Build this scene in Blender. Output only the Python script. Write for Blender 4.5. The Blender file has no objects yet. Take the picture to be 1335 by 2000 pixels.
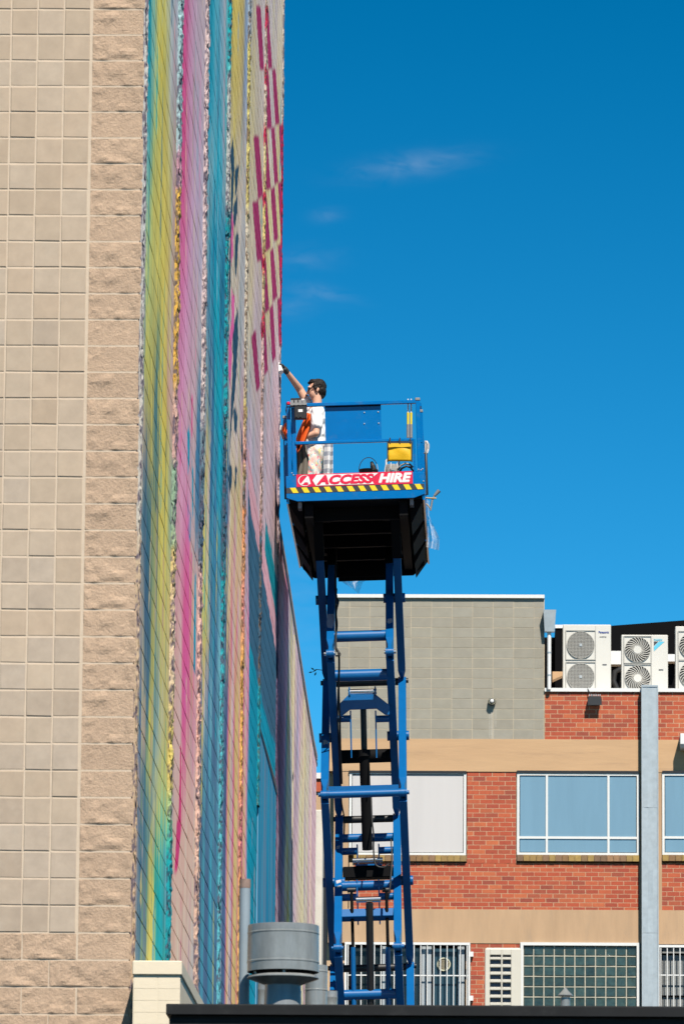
import bpy, math, random
import numpy as np
from mathutils import Vector, Matrix

random.seed(7)
rng = np.random.default_rng(11)
SC = bpy.context.scene
COL = SC.collection
R = math.radians

# ------------------------------------------------------------------ camera
FPX = 11111.0                                   # focal length in photograph pixels (200 mm on 36 mm)
_d = np.array([975 - 667.5, -(3063 - 1000), -FPX]); _d /= np.linalg.norm(_d)
_u = np.array([483.0, 60000.0, -FPX]); _u /= np.linalg.norm(_u)
_u -= _u.dot(_d) * _d; _u /= np.linalg.norm(_u)
W2C = np.array([np.cross(_d, _u), _d, _u]).T
CAMP = np.array([0.0, 0.0, 1.6])
cam_d = bpy.data.cameras.new('camera')
cam = bpy.data.objects.new('camera', cam_d); COL.objects.link(cam)
cam_d.sensor_fit = 'VERTICAL'; cam_d.sensor_height = 36; cam_d.lens = 200
cam_d.clip_start = 0.5; cam_d.clip_end = 6000
M = Matrix([list(r) for r in W2C.T]).to_4x4(); M.translation = Vector(CAMP)
cam.matrix_world = M
cam_d.dof.use_dof = True; cam_d.dof.focus_distance = 70; cam_d.dof.aperture_fstop = 11.0
SC.camera = cam

# ------------------------------------------------------------------ sky and sun
SUN = Vector((0.21, -0.57, 0.80)).normalized()          # towards the sun
w = bpy.data.worlds.new('World'); SC.world = w; w.use_nodes = True
nt = w.node_tree; nt.nodes.clear()
wo = nt.nodes.new('ShaderNodeOutputWorld'); bg = nt.nodes.new('ShaderNodeBackground')
sky = nt.nodes.new('ShaderNodeTexSky'); sky.sky_type = 'NISHITA'; sky.sun_disc = False
sky.sun_elevation = math.asin(SUN.z); sky.sun_rotation = math.atan2(SUN.x, SUN.y)
sky.altitude = 1500; sky.air_density = 0.9; sky.dust_density = 0.05; sky.ozone_density = 3.0
hs = nt.nodes.new('ShaderNodeHueSaturation'); hs.inputs['Saturation'].default_value = 1.125; hs.inputs['Value'].default_value = 1.13
hs.inputs['Hue'].default_value = 0.473
gm = nt.nodes.new('ShaderNodeGamma'); gm.inputs[1].default_value = 1.9
# thin cirrus wisps: each a soft stretched patch of noise in its own direction of the sky
L = nt.links.new
def nd(t, op=None, **kw):
    n = nt.nodes.new(t)
    if op: n.operation = op
    for k, v in kw.items(): n.inputs[int(k[1:])].default_value = v
    return n
tc = nt.nodes.new('ShaderNodeTexCoord')
nz = nt.nodes.new('ShaderNodeTexNoise'); nz.inputs['Scale'].default_value = 1.0; nz.inputs['Detail'].default_value = 6; nz.inputs['Distortion'].default_value = 0.8
mp = nt.nodes.new('ShaderNodeMapping'); mp.inputs['Scale'].default_value = (150, 150, 420); mp.inputs['Rotation'].default_value = (0, R(6), 0)
L(tc.outputs['Generated'], mp.inputs[0]); L(mp.outputs[0], nz.inputs['Vector'])
nr = nd('ShaderNodeMapRange', _1=0.30, _2=0.75); L(nz.outputs['Fac'], nr.inputs[0])
total = None
for azim, elev, hw, hh, tilt, amt in ((-.88, 13.96, .62, .13, .13, .85), (-1.73, 13.45, .17, .08, .1, .5), (-1.92, 13.02, .34, .13, .05, .42), (-1.82, 12.68, .36, .09, -.22, .6), (-2.10, 12.52, .25, .12, .1, .4), (-1.95, 9.75, .5, .9, 0, .35), (-4.6, 13.6, .6, .12, .1, .6), (3.4, 12.9, .5, .10, .1, .5)):
    a_, e_ = R(azim - .09), R(elev + .04)
    d0 = Vector((math.sin(a_) * math.cos(e_), math.cos(a_) * math.cos(e_), math.sin(e_))); e1 = Vector((math.cos(a_), -math.sin(a_), 0)); e2 = e1.cross(d0)
    e1, e2 = e1 * math.cos(tilt) + e2 * math.sin(tilt), e2 * math.cos(tilt) - e1 * math.sin(tilt)
    su = nd('ShaderNodeVectorMath', 'SUBTRACT', _1=d0); L(tc.outputs['Generated'], su.inputs[0])
    du_ = nd('ShaderNodeVectorMath', 'DOT_PRODUCT', _1=e1 / R(hw)); L(su.outputs[0], du_.inputs[0])
    dv_ = nd('ShaderNodeVectorMath', 'DOT_PRODUCT', _1=e2 / R(hh)); L(su.outputs[0], dv_.inputs[0])
    p2 = nd('ShaderNodeMath', 'MULTIPLY'); L(du_.outputs['Value'], p2.inputs[0]); L(du_.outputs['Value'], p2.inputs[1])
    p3 = nd('ShaderNodeMath', 'MULTIPLY_ADD'); L(dv_.outputs['Value'], p3.inputs[0]); L(dv_.outputs['Value'], p3.inputs[1]); L(p2.outputs[0], p3.inputs[2])
    ex = nd('ShaderNodeMath', 'POWER', _0=0.25); L(p3.outputs[0], ex.inputs[1])
    ml = nd('ShaderNodeMath', 'MULTIPLY', _1=amt); L(ex.outputs[0], ml.inputs[0])
    fr_ = nd('ShaderNodeMath', 'MULTIPLY'); L(ml.outputs[0], fr_.inputs[0])
    dt = nd('ShaderNodeVectorMath', 'DOT_PRODUCT', _1=d0); L(tc.outputs['Generated'], dt.inputs[0])
    gt = nd('ShaderNodeMath', 'GREATER_THAN', _1=0.0); L(dt.outputs['Value'], gt.inputs[0]); L(gt.outputs[0], fr_.inputs[1])
    if total is None: total = fr_.outputs[0]
    else:
        ad_ = nd('ShaderNodeMath', 'ADD'); L(total, ad_.inputs[0]); L(fr_.outputs[0], ad_.inputs[1]); total = ad_.outputs[0]
mm = nd('ShaderNodeMath', 'MULTIPLY'); L(total, mm.inputs[0]); L(nr.outputs[0], mm.inputs[1])
m2 = nd('ShaderNodeMath', 'MULTIPLY', _1=0.25); m2.use_clamp = True; L(mm.outputs[0], m2.inputs[0])
mx = nt.nodes.new('ShaderNodeMix'); mx.data_type = 'RGBA'; mx.inputs[7].default_value = (5.2, 6.6, 8.4, 1)
L(m2.outputs[0], mx.inputs[0])
sc_ = nd('ShaderNodeVectorMath', 'SCALE'); sc_.inputs[3].default_value = 0.2
L(sky.outputs[0], sc_.inputs[0]); L(sc_.outputs[0], gm.inputs[0])
s2_ = nd('ShaderNodeVectorMath', 'SCALE'); s2_.inputs[3].default_value = 5.0
L(gm.outputs[0], s2_.inputs[0]); L(s2_.outputs[0], hs.inputs['Color']); L(hs.outputs[0], mx.inputs[6])
L(mx.outputs[2], bg.inputs[0]); L(bg.outputs[0], wo.inputs[0])
bg.inputs[1].default_value = 0.053
sd = bpy.data.lights.new('sun', 'SUN'); sd.energy = 5.0; sd.angle = R(0.5); sd.color = (1.0, 0.93, 0.82)
so = bpy.data.objects.new('sun', sd); COL.objects.link(so)
so.rotation_euler = (-SUN).to_track_quat('-Z', 'Y').to_euler(); so.location = (0, 0, 60)
SC.view_settings.view_transform = 'Standard'; SC.view_settings.look = 'None'
SC.view_settings.exposure = 0.75; SC.view_settings.gamma = 1.0; SC.view_settings.use_curve_mapping = False
SC.cycles.max_bounces = 6; SC.cycles.diffuse_bounces = 1; SC.cycles.transparent_max_bounces = 12
SC.cycles.caustics_reflective = False; SC.cycles.caustics_refractive = False

# ------------------------------------------------------------------ helpers
def ray(px, py):
    return W2C.T @ np.array([px - 667.5, -(py - 1000.0), -FPX])
def P(px, py, Y):
    r = ray(px, py); return Vector(CAMP + r * (Y / r[1]))
def PX(px, py, X):
    r = ray(px, py); return Vector(CAMP + r * (X / r[0]))
def proj(pts):
    c = (np.asarray(pts, float) - CAMP) @ W2C.T
    return 667.5 + FPX * c[:, 0] / -c[:, 2], 1000 - FPX * c[:, 1] / -c[:, 2]
def lin(c):
    c = np.asarray(c, float) / 255.0
    return np.where(c <= 0.04045, c / 12.92, ((c + 0.055) / 1.055) ** 2.4)

def tag(o, label=None, cat=None, group=None, kind=None):
    if label: o['label'] = label
    if cat: o['category'] = cat
    if group: o['group'] = group
    if kind: o['kind'] = kind
    return o
def empty(name, loc=(0, 0, 0), rot=None, parent=None):
    o = bpy.data.objects.new(name, None); COL.objects.link(o); o.location = loc; o.empty_display_size = 0.2
    if rot: o.rotation_euler = rot
    if parent: o.parent = parent
    return o
def link(name, me, parent=None, loc=None, rot=None):
    o = bpy.data.objects.new(name, me); COL.objects.link(o)
    if parent: o.parent = parent
    if loc is not None: o.location = loc
    if rot is not None: o.rotation_euler = rot
    return o
def bevel(o, wd=0.004, seg=1):
    m = o.modifiers.new('bevel', 'BEVEL'); m.width = wd; m.segments = seg; m.limit_method = 'ANGLE'; m.angle_limit = R(40)
    return o

class MB:
    """collects shapes into one mesh"""
    def __init__(s): s.v = []; s.f = []; s.s = []
    def add(s, vs, fs, smooth=False):
        n = len(s.v); s.v += [tuple(x) for x in vs]; s.f += [[n + i for i in f] for f in fs]; s.s += [smooth] * len(fs); return s
    def box(s, c, d, rot=None):
        hx, hy, hz = d[0] / 2, d[1] / 2, d[2] / 2
        vs = [Vector((x, y, z)) for x in (-hx, hx) for y in (-hy, hy) for z in (-hz, hz)]
        if rot is not None: vs = [rot @ v for v in vs]
        vs = [v + Vector(c) for v in vs]
        return s.add(vs, [(0, 1, 3, 2), (4, 6, 7, 5), (0, 4, 5, 1), (2, 3, 7, 6), (0, 2, 6, 4), (1, 5, 7, 3)])
    def b2(s, a, b):
        return s.box([(a[i] + b[i]) / 2 for i in range(3)], [abs(b[i] - a[i]) for i in range(3)])
    def rings(s, rs, closed=True, cap=True, smooth=True):
        n = len(rs[0]); vs = [p for r in rs for p in r]; fs = []
        for i in range(len(rs) - 1):
            for j in range(n if closed else n - 1):
                k = (j + 1) % n
                fs.append((i * n + j, i * n + k, (i + 1) * n + k, (i + 1) * n + j))
        s.add(vs, fs, smooth)
        if cap:
            s.add(rs[0], [list(range(n))[::-1]]); s.add(rs[-1], [list(range(n))])
        return s
    def tube(s, pts, r, n=8, cap=True):
        pts = [Vector(p) for p in pts]; rs = []
        if not hasattr(r, '__len__'): r = [r] * len(pts)
        prev = None
        for i, p in enumerate(pts):
            t = (pts[min(i + 1, len(pts) - 1)] - pts[max(i - 1, 0)]).normalized()
            if prev is None:
                a = Vector((0, 0, 1)) if abs(t.z) < 0.9 else Vector((1, 0, 0))
                u = t.cross(a).normalized()
            else:
                u = (prev - t * prev.dot(t)).normalized()
            prev = u; v = t.cross(u)
            rs.append([p + (u * math.cos(2 * math.pi * k / n) + v * math.sin(2 * math.pi * k / n)) * r[i] for k in range(n)])
        return s.rings(rs, True, cap, True)
    def lathe(s, c, prof, n=32, cap=True, axis='Z'):
        c = Vector(c); rs = []
        for r, z in prof:
            ring = []
            for k in range(n):
                a = 2 * math.pi * k / n
                q = (r * math.cos(a), r * math.sin(a), z)
                if axis == 'Y': q = (q[0], -q[2], q[1])
                ring.append(c + Vector(q))
            rs.append(ring)
        if cap: s.add(rs[0], [list(range(n))[::-1]]); s.add(rs[-1], [list(range(n))])
        seg = [rs[0]]
        for i in range(1, len(rs)):
            seg.append(rs[i])
            if i == len(rs) - 1: s.rings(seg, True, False, True); break
            d0 = Vector((prof[i][0] - prof[i - 1][0], prof[i][1] - prof[i - 1][1])); d1 = Vector((prof[i + 1][0] - prof[i][0], prof[i + 1][1] - prof[i][1]))
            if d0.length and d1.length and d0.angle(d1) > R(32): s.rings(seg, True, False, True); seg = [rs[i]]
        return s
    def prism(s, poly, a, b, axis='Y'):
        """poly in the plane square to axis, extruded from a to b"""
        def q(p, t):
            return (p[0], t, p[1]) if axis == 'Y' else ((t, p[0], p[1]) if axis == 'X' else (p[0], p[1], t))
        n = len(poly); vs = [q(p, a) for p in poly] + [q(p, b) for p in poly]
        fs = [list(range(n)), list(range(2 * n - 1, n - 1, -1))] + [(i, n + i, n + (i + 1) % n, (i + 1) % n) for i in range(n)]
        return s.add(vs, fs)
    def beam(s, p0, p1, wx, th, x=Vector((1, 0, 0))):
        p0 = Vector(p0); p1 = Vector(p1); t = (p1 - p0).normalized(); nrm = t.cross(x).normalized()
        vs = [p + x * (a * wx / 2) + nrm * (b * th / 2) for p in (p0, p1) for a in (-1, 1) for b in (-1, 1)]
        return s.add(vs, [(0, 1, 3, 2), (4, 6, 7, 5), (0, 4, 5, 1), (2, 3, 7, 6), (0, 2, 6, 4), (1, 5, 7, 3)])
    def mesh(s, name, mats=None):
        me = bpy.data.meshes.new(name); me.from_pydata([tuple(v) for v in s.v], [], s.f)
        me.polygons.foreach_set('use_smooth', s.s)
        if mats is not None:
            for m in (mats if isinstance(mats, (list, tuple)) else [mats]): me.materials.append(m)
        me.update(); fix(me)
        return me
    def build(s, name, mat, parent=None, loc=None, rot=None, bev=0):
        o = link(name, s.mesh(name, mat), parent, loc, rot)
        if bev: bevel(o, bev)
        return o
import bmesh
def fix(me):
    bm = bmesh.new(); bm.from_mesh(me)
    bmesh.ops.recalc_face_normals(bm, faces=bm.faces); bm.to_mesh(me); bm.free()

def grid_mesh(name, V, mat, col=None, smooth=True, flip=False):
    """V: (nr, nc, 3) array -> grid mesh"""
    nr, nc = V.shape[:2]; me = bpy.data.meshes.new(name)
    i = np.arange(nr - 1)[:, None] * nc + np.arange(nc - 1)[None, :]
    q = np.stack([i, i + 1, i + 1 + nc, i + nc], -1).reshape(-1, 4)
    if flip: q = q[:, ::-1]
    nf = len(q)
    me.vertices.add(nr * nc); me.vertices.foreach_set('co', V.reshape(-1).astype(np.float32))
    me.loops.add(nf * 4); me.loops.foreach_set('vertex_index', q.reshape(-1).astype(np.int32))
    me.polygons.add(nf); me.polygons.foreach_set('loop_start', (np.arange(nf) * 4).astype(np.int32))
    me.polygons.foreach_set('use_smooth', np.full(nf, smooth))
    if col is not None:
        a = me.color_attributes.new('Paint', 'FLOAT_COLOR', 'POINT')
        a.data.foreach_set('color', np.concatenate([col.reshape(-1, 3), np.ones((nr * nc, 1))], 1).reshape(-1).astype(np.float32))
    me.materials.append(mat); me.update(); me.validate()
    return me

def vnoise(x, y, seed=0):
    """smooth value noise on arrays"""
    xi = np.floor(x).astype(int); yi = np.floor(y).astype(int); fx = x - xi; fy = y - yi
    fx = fx * fx * (3 - 2 * fx); fy = fy * fy * (3 - 2 * fy)
    def h(a, b):
        n = (a * 374761393 + b * 668265263 + seed * 974634777) & 0x7fffffff
        n = ((n ^ (n >> 13)) * 1274126177) & 0x7fffffff
        return ((n ^ (n >> 16)) & 0xffff) / 65535.0
    return (h(xi, yi) * (1 - fx) + h(xi + 1, yi) * fx) * (1 - fy) + (h(xi, yi + 1) * (1 - fx) + h(xi + 1, yi + 1) * fx) * fy
def fbm(x, y, seed=0, o=4):
    t = 0; a = 0.5; s = 0
    for k in range(o):
        t = t + a * vnoise(x * 2 ** k, y * 2 ** k, seed + k * 7); s += a; a *= 0.5
    return t / s

# ------------------------------------------------------------------ materials
def mat(name, c, rough=0.7, metal=0.0, var=0.12, vscale=6.0, bump=0.0, bscale=60.0, rnd=0.0, rnd2=None, attr=None,
        dirt=0.0, dirtc=(0.1, 0.08, 0.06), dscale=2.0, spec=0.5, coat=0.0, stretch=(1, 1, 1), coord='Object', bdist=0.01):
    AL = 0.76 if metal < 0.9 else 1.0              # real-world base colours under this exposure
    c = tuple(x * AL for x in c); dirtc = tuple(x * AL for x in dirtc)
    if rnd2: rnd2 = [tuple(x * AL for x in q) for q in rnd2]
    m = bpy.data.materials.new(name); m.use_nodes = True; t = m.node_tree; b = t.nodes['Principled BSDF']; K = t.links.new
    b.inputs['Roughness'].default_value = rough; b.inputs['Metallic'].default_value = metal
    b.inputs['Specular IOR Level'].default_value = spec; b.inputs['Coat Weight'].default_value = coat; b.inputs['Coat Roughness'].default_value = 0.08
    co = t.nodes.new('ShaderNodeTexCoord'); ma = t.nodes.new('ShaderNodeMapping'); ma.inputs['Scale'].default_value = stretch
    K(co.outputs[coord], ma.inputs[0])
    rn = t.nodes.new('ShaderNodeObjectInfo')
    ofs = t.nodes.new('ShaderNodeVectorMath'); ofs.operation = 'MULTIPLY_ADD'
    K(rn.outputs['Random'], ofs.inputs[0]); ofs.inputs[1].default_value = (37, 17, 53); K(ma.outputs[0], ofs.inputs[2])
    vec = ofs.outputs[0]
    if attr:
        at = t.nodes.new('ShaderNodeAttribute'); at.attribute_name = attr; cur = at.outputs['Color']
    else:
        rgb = t.nodes.new('ShaderNodeRGB'); rgb.outputs[0].default_value = (*c, 1); cur = rgb.outputs[0]
    def mult(cur, fac_sock, lo, hi):
        mr = t.nodes.new('ShaderNodeMapRange'); mr.inputs[3].default_value = lo; mr.inputs[4].default_value = hi
        K(fac_sock, mr.inputs[0]); x = t.nodes.new('ShaderNodeMix'); x.data_type = 'RGBA'; x.blend_type = 'MULTIPLY'
        x.inputs[0].default_value = 1; K(cur, x.inputs[6]); K(mr.outputs[0], x.inputs[7]); return x.outputs[2]
    if rnd or rnd2:
        ge = t.nodes.new('ShaderNodeNewGeometry'); ad = t.nodes.new('ShaderNodeMath'); ad.operation = 'ADD'
        K(rn.outputs['Random'], ad.inputs[0]); K(ge.outputs['Random Per Island'], ad.inputs[1])
        fr = t.nodes.new('ShaderNodeMath'); fr.operation = 'FRACT'; K(ad.outputs[0], fr.inputs[0])
        if rnd2:
            rp = t.nodes.new('ShaderNodeValToRGB'); rp.color_ramp.interpolation = 'LINEAR'
            els = rp.color_ramp.elements
            for i, cc in enumerate(rnd2):
                e = els[i] if i < 2 else els.new(1.0)
                e.position = i / (len(rnd2) - 1); e.color = (*cc, 1)
            K(fr.outputs[0], rp.inputs[0]); cur = rp.outputs[0]
        if rnd: cur = mult(cur, fr.outputs[0], 1 - rnd, 1 + rnd)
    if var:
        n = t.nodes.new('ShaderNodeTexNoise'); n.inputs['Scale'].default_value = vscale; n.inputs['Detail'].default_value = 6
        n.inputs['Roughness'].default_value = 0.65
        K(vec, n.inputs['Vector']); cur = mult(cur, n.outputs['Fac'], 1 - 2 * var, 1 + 2 * var)
    if dirt:
        n = t.nodes.new('ShaderNodeTexNoise'); n.inputs['Scale'].default_value = dscale; n.inputs['Detail'].default_value = 8
        n.inputs['Roughness'].default_value = 0.7; K(vec, n.inputs['Vector'])
        mr = t.nodes.new('ShaderNodeMapRange'); mr.inputs[1].default_value = 0.55; mr.inputs[2].default_value = 0.75
        mr.inputs[4].default_value = dirt; K(n.outputs['Fac'], mr.inputs[0])
        x = t.nodes.new('ShaderNodeMix'); x.data_type = 'RGBA'; x.inputs[7].default_value = (*dirtc, 1)
        K(mr.outputs[0], x.inputs[0]); K(cur, x.inputs[6]); cur = x.outputs[2]
    K(cur, b.inputs['Base Color'])
    if bump:
        n = t.nodes.new('ShaderNodeTexNoise'); n.inputs['Scale'].default_value = bscale; n.inputs['Detail'].default_value = 6
        n.inputs['Roughness'].default_value = 0.7
        K(vec, n.inputs['Vector']); bp = t.nodes.new('ShaderNodeBump'); bp.inputs['Strength'].default_value = bump
        bp.inputs['Distance'].default_value = bdist; K(n.outputs['Fac'], bp.inputs['Height']); K(bp.outputs[0], b.inputs['Normal'])
    return m

M_smooth = mat('buff_block', (0.47, 0.385, 0.28), 0.9, var=0.10, vscale=9, bump=0.25, bscale=180, rnd=0.06, bdist=0.004,
               rnd2=[(0.465, 0.358, 0.262), (0.475, 0.374, 0.28), (0.485, 0.39, 0.302), (0.47, 0.368, 0.276), (0.465, 0.358, 0.264), (0.48, 0.382, 0.29)],
               dirt=0.25, dirtc=(0.52, 0.45, 0.36), dscale=5)
M_smooth2 = mat('grey_buff_block', (0.42, 0.36, 0.28), 0.9, var=0.12, vscale=9, bump=0.25, bscale=180, rnd=0.06, bdist=0.004,
               rnd2=[(0.435, 0.343, 0.262), (0.445, 0.358, 0.28), (0.455, 0.372, 0.297), (0.43, 0.343, 0.265)], dirt=0.3, dirtc=(0.50, 0.45, 0.38), dscale=5)
M_split = mat('split_block', (0.50, 0.355, 0.25), 0.95, var=0.14, vscale=16, bump=0.6, bscale=50, rnd=0.05, bdist=0.02)
M_mortar = mat('buff_mortar', (0.62, 0.50, 0.385), 0.95, var=0.08, vscale=12, bump=0.3, bscale=120)
M_paint = mat('mural_paint', (1, 1, 1), 0.9, attr='Paint', var=0.05, vscale=2.2, stretch=(1, 6, 0.4), bump=0.12, bscale=90, bdist=0.004, spec=0.06)
M_ribp = mat('rib_paint', (1, 1, 1), 0.95, attr='Paint', var=0.10, vscale=30, bump=0.5, bscale=90, bdist=0.01, spec=0.1)
M_concrete = mat('plain_concrete', (0.33, 0.31, 0.28), 0.9, var=0.1, vscale=1.5, bump=0.2, bscale=20)
M_ground = mat('asphalt', (0.055, 0.054, 0.052), 0.95, var=0.2, vscale=0.6, bump=0.3, bscale=8, coord='Object')
M_blue = mat('lift_blue', (0.0, 0.150, 0.45), 0.17, var=0.06, vscale=5, bump=0.02, bscale=30, spec=0.42, coat=0.0, dirt=0.30, dirtc=(0.10, 0.16, 0.24), dscale=7)
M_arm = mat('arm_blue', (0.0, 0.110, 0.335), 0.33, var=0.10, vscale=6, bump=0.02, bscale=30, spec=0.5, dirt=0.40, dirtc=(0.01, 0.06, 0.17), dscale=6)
M_black = mat('black_steel', (0.012, 0.012, 0.014), 0.45, var=0.1)
M_under = mat('underside_steel', (0.005, 0.005, 0.006), 0.8, var=0.15, vscale=3, spec=0.12)  # near-black base, deepened so the colour carries the lift's shade
M_rubber = mat('rubber', (0.015, 0.015, 0.016), 0.6, var=0.1)
M_chrome = mat('chrome_rod', (0.6, 0.6, 0.62), 0.2, metal=1.0, var=0.05)
M_grey = mat('grey_plastic', (0.24, 0.245, 0.25), 0.5, var=0.05)
M_white = mat('white_paint', (0.80, 0.80, 0.79), 0.45, var=0.04, vscale=3, dirt=0.12, dirtc=(0.5, 0.46, 0.4), dscale=3)
M_galv = mat('galvanised', (0.46, 0.52, 0.56), 0.5, metal=0.35, var=0.12, vscale=9, bump=0.05, bscale=14, dirt=0.25, dirtc=(0.3, 0.31, 0.31), dscale=3)
M_flue = mat('weathered_galvanised', (0.27, 0.28, 0.28), 0.27, metal=0.2, var=0.26, vscale=11, stretch=(1, 1, 0.3), bump=.05, bscale=9, dirt=0.6, dirtc=(0.19, 0.195, 0.18), dscale=7)
M_darkroof = mat('dark_fascia', (0.016, 0.017, 0.019), 0.75, var=0.25, vscale=3, bump=0.08, bscale=15, spec=0.15, dirt=0.3, dirtc=(0.06, 0.06, 0.06), dscale=6)

# ------------------------------------------------------------------ setting: ground
tag(MB().b2((-400, -60, -0.4), (400, 900, 0)).build('ground', M_ground), kind='structure')

# ------------------------------------------------------------------ the tall block building with the mural
YB = 41.5; XW = P(270, 1000, YB)[0]; CH = 0.2
Z0 = P(150, 1822, YB)[2]                      # joint under the lowest smooth course
RIBS = [45.75, 49.95, 54.05, 58.25, 62.42]        # pilaster centres
YE = 67.55; YL = 82.3                         # end of the tall wall, end of the low wall
ZTOP = 21.6
tall = tag(empty('block_building', (XW, YB, 0)),
           'tall beige block building with a pastel streaked mural on its long side wall', 'building')
def tl(x, y, z): return (x - XW, y - YB, z)
fw = MB().b2(tl(XW - 3.2, YB + 0.0012, 0), tl(XW - 0.02, YB + 0.35, ZTOP)).build('front_wall', M_mortar, tall)

def split_mesh(name, wd, ht, seed, amp=0.017, nx=22, nz_=11):
    u = np.concatenate([[0, .004], np.linspace(.03, .97, nx - 4), [.996, 1]]); v = np.concatenate([[0, .008], np.linspace(.06, .94, nz_ - 4), [.992, 1]])
    U, Vv = np.meshgrid(u, v); X = U * wd; Zz = Vv * ht
    h = fbm(X * 10 + seed * 9.1, Zz * 11 + seed * 3.7, seed, 4) - 0.5
    h2 = np.abs(fbm(X * 7 + seed * 2.1, Zz * 9 + seed, seed + 50, 3) - 0.5)
    e = np.minimum(np.minimum(U, 1 - U) * wd, np.minimum(Vv, 1 - Vv) * ht); e = np.clip(e / 0.014, 0, 1)
    D = -0.001 - amp * (h * 1.9 + h2 * 0.5) * (0.35 + 0.65 * e)
    D = np.minimum(D, 0.0004); D[0] = D[-1] = 0.008; D[:, 0] = D[:, -1] = 0.008
    G = np.stack([X, D, Zz], -1)
    return grid_mesh(name, G, M_split, smooth=False)
SPLIT = [split_mesh('split_face_block', 0.393, 0.189, s) for s in range(6)]
def smooth_mesh(name, wd, ht, s, mt=None):
    r = random.Random(s); b = 0.005
    o = [(r.uniform(-.002, .002), r.uniform(-.002, .002)) for _ in range(4)]
    c = [(0 + o[0][0], 0 + o[0][1]), (wd + o[1][0], o[1][1]), (wd + o[2][0], ht + o[2][1]), (o[3][0], ht + o[3][1])]
    inn = [(c[0][0] + b, c[0][1] + b), (c[1][0] - b, c[1][1] + b), (c[2][0] - b, c[2][1] - b), (c[3][0] + b, c[3][1] - b)]
    m = MB(); m.add([(x, 0.012, z) for x, z in c] + [(x, 0.0, z) for x, z in c] + [(x, -0.0032, z) for x, z in inn],
          [(8, 9, 10, 11), (4, 5, 9, 8), (5, 6, 10, 9), (6, 7, 11, 10), (7, 4, 8, 11), (0, 1, 5, 4), (1, 2, 6, 5), (2, 3, 7, 6), (3, 0, 4, 7)])
    return m.mesh(name, mt or M_smooth)
SMOOTH = [smooth_mesh('smooth_block', 0.190, 0.190, s) for s in range(5)]
SMOOTH2 = [smooth_mesh('smooth_block', 0.190, 0.190, s, M_smooth2) for s in range(5)]
XQ = XW - 0.405                                # left side of the split-face corner column
ncol = 0
for k in range(-9, 42):
    z = Z0 + k * CH
    pz = P(150, -30, YB)[2]
    if z > pz: break
    if z + CH < P(150, 2040, YB)[2]: continue
    link('split_face_block', SPLIT[random.randrange(6)], fw, tl(XQ + 0.010, YB, z + 0.006))
    if k >= 0:
        for j in range(4):
            link('smooth_block', (SMOOTH2 if random.random() < 0.85 - k * 0.035 else SMOOTH)[random.randrange(5)], fw, tl(XQ - 0.2 * (j + 1) + 0.005 - (0.006), YB + random.uniform(-.0025, .0025), z + 0.005))
    else:
        off = 0.4 if k % 2 else 0.2
        if not k % 2:
            o = link('split_face_block', SPLIT[2], fw, tl(XQ - 0.2 + 0.004, YB, z + 0.006)); o.scale = (0.485, 0.8, 1)
        for j in range(3):
            xx = XQ - off - 0.4 * j
            link('split_face_block', SPLIT[random.randrange(6)], fw, tl(xx + 0.004, YB, z + 0.006))

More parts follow.
